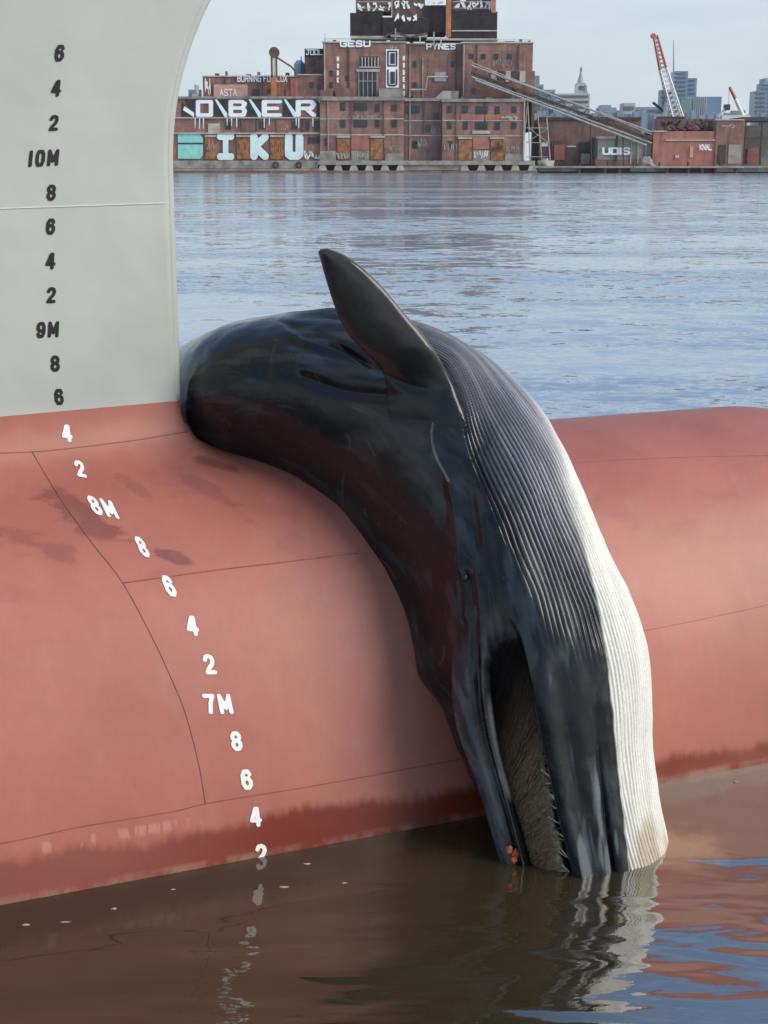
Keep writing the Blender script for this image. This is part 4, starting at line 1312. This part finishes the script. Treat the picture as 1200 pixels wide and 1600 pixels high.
for x0, y0, x1, y1, Y, par, mt in ((640, 215, 668, 232, 508.3, ps, 'concrete'), (672, 200, 688, 214, 508.3, ps, 'concrete'), (694, 224, 714, 236, 505.9, ps, 'coping'), (741, 236, 763, 247, 505.7, ps, 'g_white'), (551, 238, 575, 248, 505.5, ps, 'coping'), (791, 228, 812, 240, 505.9, ps, 'concrete'), (604, 226, 628, 238, 505.6, ps, 'concrete'),
                                   (770, 92, 800, 104, 511.8, ps, 'concrete'), (524, 189, 530, 206, 505.6, ps, 'concrete'), (324, 217, 334, 236, 506.8, an, 'g_pink'), (373, 220, 388, 244, 506.8, an, 'orange'), (426, 220, 441, 244, 506.8, an, 'orange'), (434, 190, 450, 204, 506.8, an, 'concrete'), (379, 190, 397, 204, 506.8, an, 'brick_red'), (529, 220, 545, 240, 505.4, ps, 'orange'), (769, 222, 785, 244, 505.6, ps, 'iron')):
    scrawl(x0, y0, x1, y1, Y, mt, par, 3 + int((x1 - x0) / 6), .06)
for x0, x1, y in ((505, 634, 62), (724, 830, 64)):
    for yy in (y - 2.2, y): pb('railing', 'steel', ps, (x0, yy, x1, yy + .5, 514, .15))
m = MB(); m.tube([P(x, y, 511.3) for x, y in ((640, 152), (640, 140), (665, 140), (668, 120), (700, 120))], .3, 6); m.build('duct', M['steel'], ps)
m = MB(); m.tube([P(x, y, 514) for x, y in ((600, 58), (614, 50), (640, 58), (668, 52))], .35, 6); m.build('duct', M['iron_brown'], ps)
for x in (840, 870, 905, 950, 990, 1030, 1075, 1125):
    m = MB(); a = P(x, 259.5, 500.5); m.bar((a[0], 500.5, a[2]), (a[0], 500.5, a[2] + random.uniform(.8, 1.6)), .3, 8, .4); m.build('bollard', M['iron'], pq)

# ---- coal conveyor
cv = base('coal_conveyor', 880, 255, 508, 'long sloping steel coal conveyor running down from the power station', 'conveyor')
A = P(737, 112, 507); B_ = P(1019, 216, 507)
def along(t, dz=0, dy=0): return A + (B_ - A) * t + np.array([0, dy, dz])
m = MB(); m.add([along(0, -.5), along(1, -.5), along(1, .2), along(0, .2), along(0, -.5, 3), along(1, -.5, 3), along(1, .2, 3), along(0, .2, 3)],
                [(0, 1, 2, 3), (7, 6, 5, 4), (3, 2, 6, 7), (0, 4, 5, 1), (0, 3, 7, 4), (1, 5, 6, 2)]); m.build('belt_deck', M['iron'], cv)
m = MB()
for dz in (-1.6, 2.0): 
    for dy in (0, 3): m.bar(along(0, dz, dy), along(1, dz, dy), .22, 6)
m.build('chord', M['steel'], cv)
for dy in (0, 3):
    m = MB()
    for k in range(28):
        m.bar(along(k / 28, -1.6 if k % 2 else 2, dy), along((k + 1) / 28, 2 if k % 2 else -1.6, dy), .11, 5)
    m.build('lattice', M['iron_brown'], cv)
m = MB(); m.bar(along(.0, 2.9), along(1, 1.2), .14, 6); m.build('handrail', M['coping'], cv)
m = MB(); m.bar(along(.02, -2.2), along(.97, -2.9), .3, 6); m.build('pipe', M['steel'], cv)
for t0, px_b in ((.31, 816), (.36, 848), (.41, 861), (.31, 829)):
    m = MB(); p0 = along(t0, -1.6, 1); g = P(px_b, 262, 507); m.bar(p0, (g[0], 508, g[2]), .2, 6)
    m.build('trestle_leg', M['steel'], cv)
m = MB()
for y in (200, 223, 245):
    m.bar(P(822, y, 507.5), P(857, y, 508), .12, 5)
m.bar(P(826, 200, 507.5), P(857, 223, 508), .09, 5); m.bar(P(857, 200, 508), P(822, 223, 507.5), .09, 5)
m.build('bracing', M['steel'], cv)
for t0, px_b in ((.66, 925), (.84, 975)):
    m = MB(); p0 = along(t0, -1.6, 1); g = P(px_b, 262, 507); m.bar(p0, (g[0], 508, g[2]), .18, 6); m.build('trestle_leg', M['iron'], cv)

# ---- sheds and the ruin to the right
sd = base('dark_shed', 890, 258, 515, 'dark soot-stained long shed under the coal conveyor', 'shed')
pb('wall', 'brick_dark', sd, (842, 186, 1000, 262, 518, 25)); pb('roof_edge', 'iron', sd, (840, 183, 1002, 187, 517.4, 2))
pb('leaning_sheet', 'iron_brown', sd, (862, 220, 886, 258, 516.5, 1)); pb('leaning_sheet', 'brick_red', sd, (866, 226, 882, 250, 516, .4)); pb('doorway', 'iron', sd, (905, 222, 925, 256, 517.5, .4)); pb('pale_panel', 'olive', sd, (908, 240, 922, 256, 517.2, .3))
pb('patch', 'g_white', sd, (846, 224, 856, 229, 517.6, .3), (880, 228, 900, 229.5, 517.5, .3))
sh = base('tin_shed', 960, 258, 509, 'olive tin shed sprayed with white letters beside the red ruin', 'shed')
pb('wall', 'olive', sh, (934, 216, 1018, 250, 510, 12)); pb('roof', 'steel', sh, (932, 213, 1020, 216.5, 509.4, 13)); pb('post', 'iron', sh, (962, 212, 965, 252, 509.3, .6)); pb('base_wall', 'brick_dark', sh, (930, 249, 1020, 262, 509.6, 12))
graffiti('UOIS', 941, 230, 985, 242, 509.2, 'g_white', sh, .3, .8, .3)
pb('gate', 'steel', sh, (985, 222, 987, 256, 509.4, .3), (996, 222, 998, 256, 509.4, .3), (1008, 222, 1010, 256, 509.4, .3))
rd = base('ruined_brick_hall', 1090, 258, 507, 'roofless orange brick hall with broken roof steel at the right end of the pier', 'ruin')
pb('wall', 'brick_red', rd, (1020, 205, 1118, 262, 508, 1.2), (1020, 205, 1023, 262, 509, 18), (1116, 205, 1119, 262, 509.2, 18)); pb('wall', 'brick', rd, (1118, 187, 1162, 262, 507.6, 22)); pb('back_wall', 'brick_dark', rd, (1022, 186, 1120, 250, 526, 1))
pb('coping', 'coping', rd, (1040, 218, 1120, 220, 507.6, .8), (1019, 204, 1042, 206, 507.6, .9), (1117, 186, 1163, 188, 507.2, 1))
pb('doorway', 'iron', rd, (1122, 226, 1134, 256, 507.4, .3)); pb('doorway', 'olive', rd, (1138, 226, 1158, 256, 507.4, .3))
graffiti('KNAL', 1093, 225, 1112, 235, 507.4, 'g_white', rd, .26, .8, .25); scrawl(1128, 194, 1148, 200, 507.2, 'coping', rd, 4, .07)
pb('patch', 'coping', rd, (1055, 242, 1061, 247, 507.7, .3)); pb('patch', 'g_pink', rd, (1078, 229, 1083, 246, 507.7, .3))
m = MB(); random.seed(5)
for k in range(26):
    x = random.uniform(1025, 1115); y = random.uniform(184, 206)
    m.bar(P(x, y, random.uniform(511, 522)), P(x + random.uniform(-22, 22), y + random.uniform(2, 20), random.uniform(511, 522)), random.uniform(.15, .45), 5)
m.build('broken_roof_steel', M['iron'], rd)
m = MB()
for k in range(12):
    x = random.uniform(1030, 1110); a = P(x, 206, 514); m.bar(a, (a[0] + random.uniform(-2, 2), 515, a[2] + random.uniform(1, 4)), random.uniform(.8, 2), 6, .3)
m.build('rubble_heap', M['iron_brown'], rd)
pl_ = base('open_shed', 1185, 258, 512, 'open-fronted shed with a flat green roof at the far right edge', 'shed')
pb('roof', 'iron', pl_, (1160, 183, 1290, 189, 513, 20)); pb('wall', 'olive', pl_, (1164, 214, 1290, 262, 528, 1)); pb('post', 'iron', pl_, (1188, 189, 1190.5, 258, 513.5, .6), (1212, 189, 1214, 258, 513.5, .6), (1163, 189, 1165, 258, 513.5, .6)); pb('stack_of_planks', 'coping', pl_, (1166, 196, 1290, 214, 527, 3))
pb('bin', 'brick_red', pl_, (1168, 232, 1184, 256, 516, 4))
for nm, x0, x1, y0, mt, lb in (('scrap_heap', 838, 862, 246, 'olive', 'pale rubble heap at the foot of the conveyor trestle'), ('scrap_heap', 1000, 1022, 248, 'concrete', 'grey rubble heap between tin shed and red ruin')):
    c0 = P((x0 + x1) / 2, 262, 505); wd_ = (P(x1, 262, 505)[0] - P(x0, 262, 505)[0]) / 2; ht = P(x0, y0, 505)[2] - c0[2]
    tag(blob(nm, c0, (wd_, 1.6, ht), M[mt], None, int(x0), .7, 14), lb, 'rubble', 'rubble heaps on the pier')

# cranes
def lattice_boom(a, b, w0, w1, parent, name, mat, n=14, r_=.12):
    a = Vector(a); b = Vector(b); d = (b - a).normalized(); u_ = d.cross(Vector((0, 1, 0))).normalized(); v_ = Vector((0, 1, 0))
    m = MB()
    def cor(t, i): 
        wd_ = w0 + (w1 - w0) * t
        return a + (b - a) * t + u_ * wd_ * (1, 1, -1, -1)[i] + v_ * wd_ * (1, -1, -1, 1)[i]
    for i in range(4): m.bar(cor(0, i), cor(1, i), r_ * 1.3, 5)
    for k in range(n):
        for i in range(4):
            m.bar(cor(k / n, i), cor((k + 1) / n, (i + 1) % 4), r_, 4)
    return m.build(name, M[mat], parent)
M['crane_white'] = plain('white_crane_paint', (.72, .72, .70), .5, .1, .5); M['crane_red'] = plain('red_crane_paint', (.50, .13, .09), .5, .2, .5)
k1 = base('lattice_crane', 1055, 190, 560, 'tall lattice crane with white lower boom and red tip behind the ruin', 'crane')
a, b, c_ = P(1062, 196, 560), P(1036, 108, 560), P(1024, 56, 560)
lattice_boom(a, b, 1.9, 1.2, k1, 'boom', 'crane_white', 12, .26); lattice_boom(b, c_, 1.2, .7, k1, 'boom_tip', 'crane_red', 8, .2)
m = MB(); m.bar(c_ + np.array([-.8, -1, 0]), c_ + np.array([-.8, 1, 0]), .9, 10); m.build('sheave', M['crane_red'], k1)
m = MB(); m.bar(P(1036, 196, 560), P(1042, 160, 560), .8, 8); m.build('gantry', M['crane_white'], k1)
m = MB(); m.bar(P(1042, 160, 560), c_, .09, 4); m.bar(P(1033, 186, 560), P(1036, 110, 560), .07, 4); m.build('hoist_rope', M['iron'], k1)
pb('cab', 'iron', k1, (1030, 182, 1070, 197, 557, 6)); m = MB(); m.bar(P(1020, 160, 561), P(1042, 178, 561), .5, 6); m.build('counter_jib', M['iron'], k1)
pb('undercarriage', 'iron', k1, (1028, 196, 1072, 258, 558, 6))
k2 = base('small_crane', 1150, 190, 620, 'small distant crane with red-tipped white boom right of the blue towers', 'crane')
m = MB(); m.bar(P(1162, 184, 620), P(1149, 154, 620), 1.0, 8, .7); m.build('boom', M['crane_white'], k2)
m = MB(); m.bar(P(1149, 154, 620), P(1140, 136, 620), .75, 8, .55); m.build('boom_tip', M['crane_red'], k2)
m = MB(); m.bar(P(1139.5, 137, 620), P(1138, 164, 620), .09, 4); m.build('hoist_rope', M['iron'], k2)
m = MB(); m.bar(P(1122, 183, 620), P(1138, 166, 620), .7, 6); m.build('back_stay', M['crane_white'], k2); pb('winch', 'iron', k2, (1133, 163, 1141, 172, 619, 3)); pb('cab', 'crane_white', k2, (1128, 180, 1172, 200, 619, 5)); pb('undercarriage', 'iron', k2, (1130, 200, 1170, 260, 619.5, 4))

# ---- city skyline, 2 to 3 km off, haze blue put into facade colours
M['sky_blue'] = plain('blue_curtain_wall', (.15, .25, .36), .3, .2, .02); M['sky_pale'] = plain('pale_masonry', (.46, .47, .46), .7, .15, .03)
M['sky_steel'] = plain('hazy_blue_facade', (.24, .31, .38), .5, .15, .03); M['sky_dark'] = plain('dark_window_band', (.07, .10, .14), .3, .3, .05); M['sky_green'] = plain('green_copper_roof', (.16, .26, .22), .7, .2, .05)
ch = base('clock_tower_hall', 908, 200, 2600, 'pale stone city hall with a tall domed clock tower topped by a statue', 'city hall')
pb('tower', 'sky_pale', ch, (899, 142, 917, 260, 2600, 25)); pb('belfry', 'sky_pale', ch, (901, 130, 915, 142, 2603, 18))
pb('corner_turret', 'sky_pale', ch, (898.5, 133, 901.5, 146, 2599, 5)); pb('corner_turret', 'sky_pale', ch, (914.5, 133, 917.5, 146, 2599, 5)); pb('clock_stage', 'sky_dark', ch, (905, 134, 911, 140, 2602, 1), )
m = MB(); a = P(908, 130, 2612); b = P(908, 112, 2612); m.bar(a, b, 7.2, 10, 2.0); m.build('dome', M['sky_pale'], ch)
m = MB(); m.bar(P(908, 113, 2612), P(908, 108, 2612), 1.9, 8, 1.7); m.bar(P(908, 108, 2612), P(908, 104, 2612), 1.5, 8, .8); m.build('statue', M['sky_dark'], ch)
def tower(name, label, parts, group='far city towers'):
    e = base(name, parts[0][1], 250, parts[0][5], label, 'building', group)
    for mat, x0, y0, x1, y1, Y, nb in parts:
        w_ = pb('block', mat, e, (x0, y0, x1, y1, Y, 40))
        if nb:
            hgt = (min(y1, 205) - y0)
            pb('window_band', 'sky_dark', w_, *[(x0 + .6, y0 + hgt * (k + .35) / nb, x1 - .6, y0 + hgt * (k + .75) / nb, Y - 1.2, .6) for k in range(nb)])
    return e
tower('office_slab', 'pale banded office slab in front of the city hall tower', [('sky_pale', 868, 146, 920, 260, 2300, 7)])
tower('office_tower', 'slim blue pinnacle tower just right of the power station', [('sky_steel', 834, 132, 848, 260, 2400, 8), ('sky_blue', 836, 118, 843, 132, 2400, 0)])
tower('office_block', 'grey-blue block beside the slim blue pinnacle tower', [('sky_steel', 846, 140, 866, 260, 2350, 5)])
tb = tower('glass_tower', 'stepped blue glass tower with antenna behind the lattice crane', [('sky_blue', 1052, 111, 1072, 260, 2500, 14), ('sky_blue', 1070, 122, 1086, 260, 2520, 12), ('sky_steel', 1033, 140, 1053, 260, 2560, 8)])
m = MB(); m.bar(P(1052.5, 112, 2510), P(1052.5, 62, 2510), 1.2, 6, .5); m.build('antenna', M['sky_steel'], tb)
tw = tower('striped_tower', 'broad blue office tower with upright white fins', [('sky_blue', 1078, 151, 1125, 260, 2300, 0)])
pb('fin', 'sky_pale', tw, *[(x, 152, x + 1.1, 204, 2298, 1) for x in np.arange(1083, 1104, 3.2)])
tower('copper_topped_block', 'small block with green copper top below the stepped glass tower', [('sky_green', 1062, 154, 1076, 260, 2200, 0)])
tower('banded_tower', 'blue banded tower cut by the right edge of the picture', [('sky_blue', 1178, 142, 1196, 260, 2400, 9), ('sky_steel', 1188, 130, 1240, 260, 2450, 13), ('sky_steel', 1196, 122, 1206, 131, 2460, 0)])
tower('dome_hall', 'low rounded grey hall on the skyline between city hall and the crane', [('sky_steel', 935, 168, 962, 260, 2500, 0), ('sky_steel', 940, 164, 955, 169, 2505, 0)])
tower('office_block', 'brownish low block with a round top left of the lattice crane', [('sky_pale', 973, 161, 991, 260, 2300, 3), ('sky_steel', 991, 167, 1036, 260, 2350, 3)])
tower('office_tower', 'pale tower with flag mast peeking out at the left of the annex', [('sky_blue', 296, 140, 308, 260, 2300, 5), ('sky_steel', 304, 132, 306, 141, 2310, 0)])
# low far trees/roofs line
tr = MB(); random.seed(9)
for k in range(60):
    x = 835 + k * 6.4; h_ = random.uniform(172, 182)
    pbox(tr, x, h_, x + 7.5, 262, 1500 + random.uniform(0, 60), 10)
tag(tr.build('far_rooftops', M['sky_steel'], None), kind='stuff')

# flecks drifting on the water by the hull
M['leaf'] = plain('floating_scrap', (.42, .34, .25), .7, .3, 20)
LV = [((538, 1380), 'pale scrap floating under the red bulb, nearest the middle draft marks'), ((40, 1445), 'small pale scrap floating close to the left edge'), ((102, 1441), 'brightest scrap floating at lower left by the hull'),
      ((178, 1420), 'tiny scrap floating between two others at lower left'), ((480, 1350), 'small white scrap floating just right of the lowest draft mark'), ((443, 1386), 'thin twig-like scrap floating right below the lowest draft mark'),
      ((270, 1390), 'lone pale scrap floating left of the lowest draft mark'), ((1150, 1222), 'speck floating by the waterline right of the white throat')]
for k, ((px, py), lb) in enumerate(LV):
    d = ray(px, py); p_ = CAMP + d * (-CAM_H / d[2])
    o = blob('floating_scrap', (p_[0], p_[1], .001), (.013 + .006 * (k % 3), .006 + .003 * (k % 2), .003), M['leaf'], None, 20 + k, .7, 8)
    tag(o, lb, 'debris', 'scraps drifting by the hull')

# ------------------------------------------------------------------ the air over the river
hz = bpy.data.materials.new('thin_river_haze'); hz.use_nodes = True
hz.node_tree.nodes.remove(hz.node_tree.nodes['Principled BSDF'])
pv = hz.node_tree.nodes.new('ShaderNodeVolumePrincipled')
pv.inputs['Color'].default_value = (.93, .97, 1.0, 1); pv.inputs['Density'].default_value = .00006; pv.inputs['Anisotropy'].default_value = .2
hz.node_tree.links.new(pv.outputs[0], hz.node_tree.nodes['Material Output'].inputs['Volume'])
o = MB().box((-3990, -390, -2.5), (3990, 3200, 190)).build('haze', hz)
tag(o, kind='stuff')
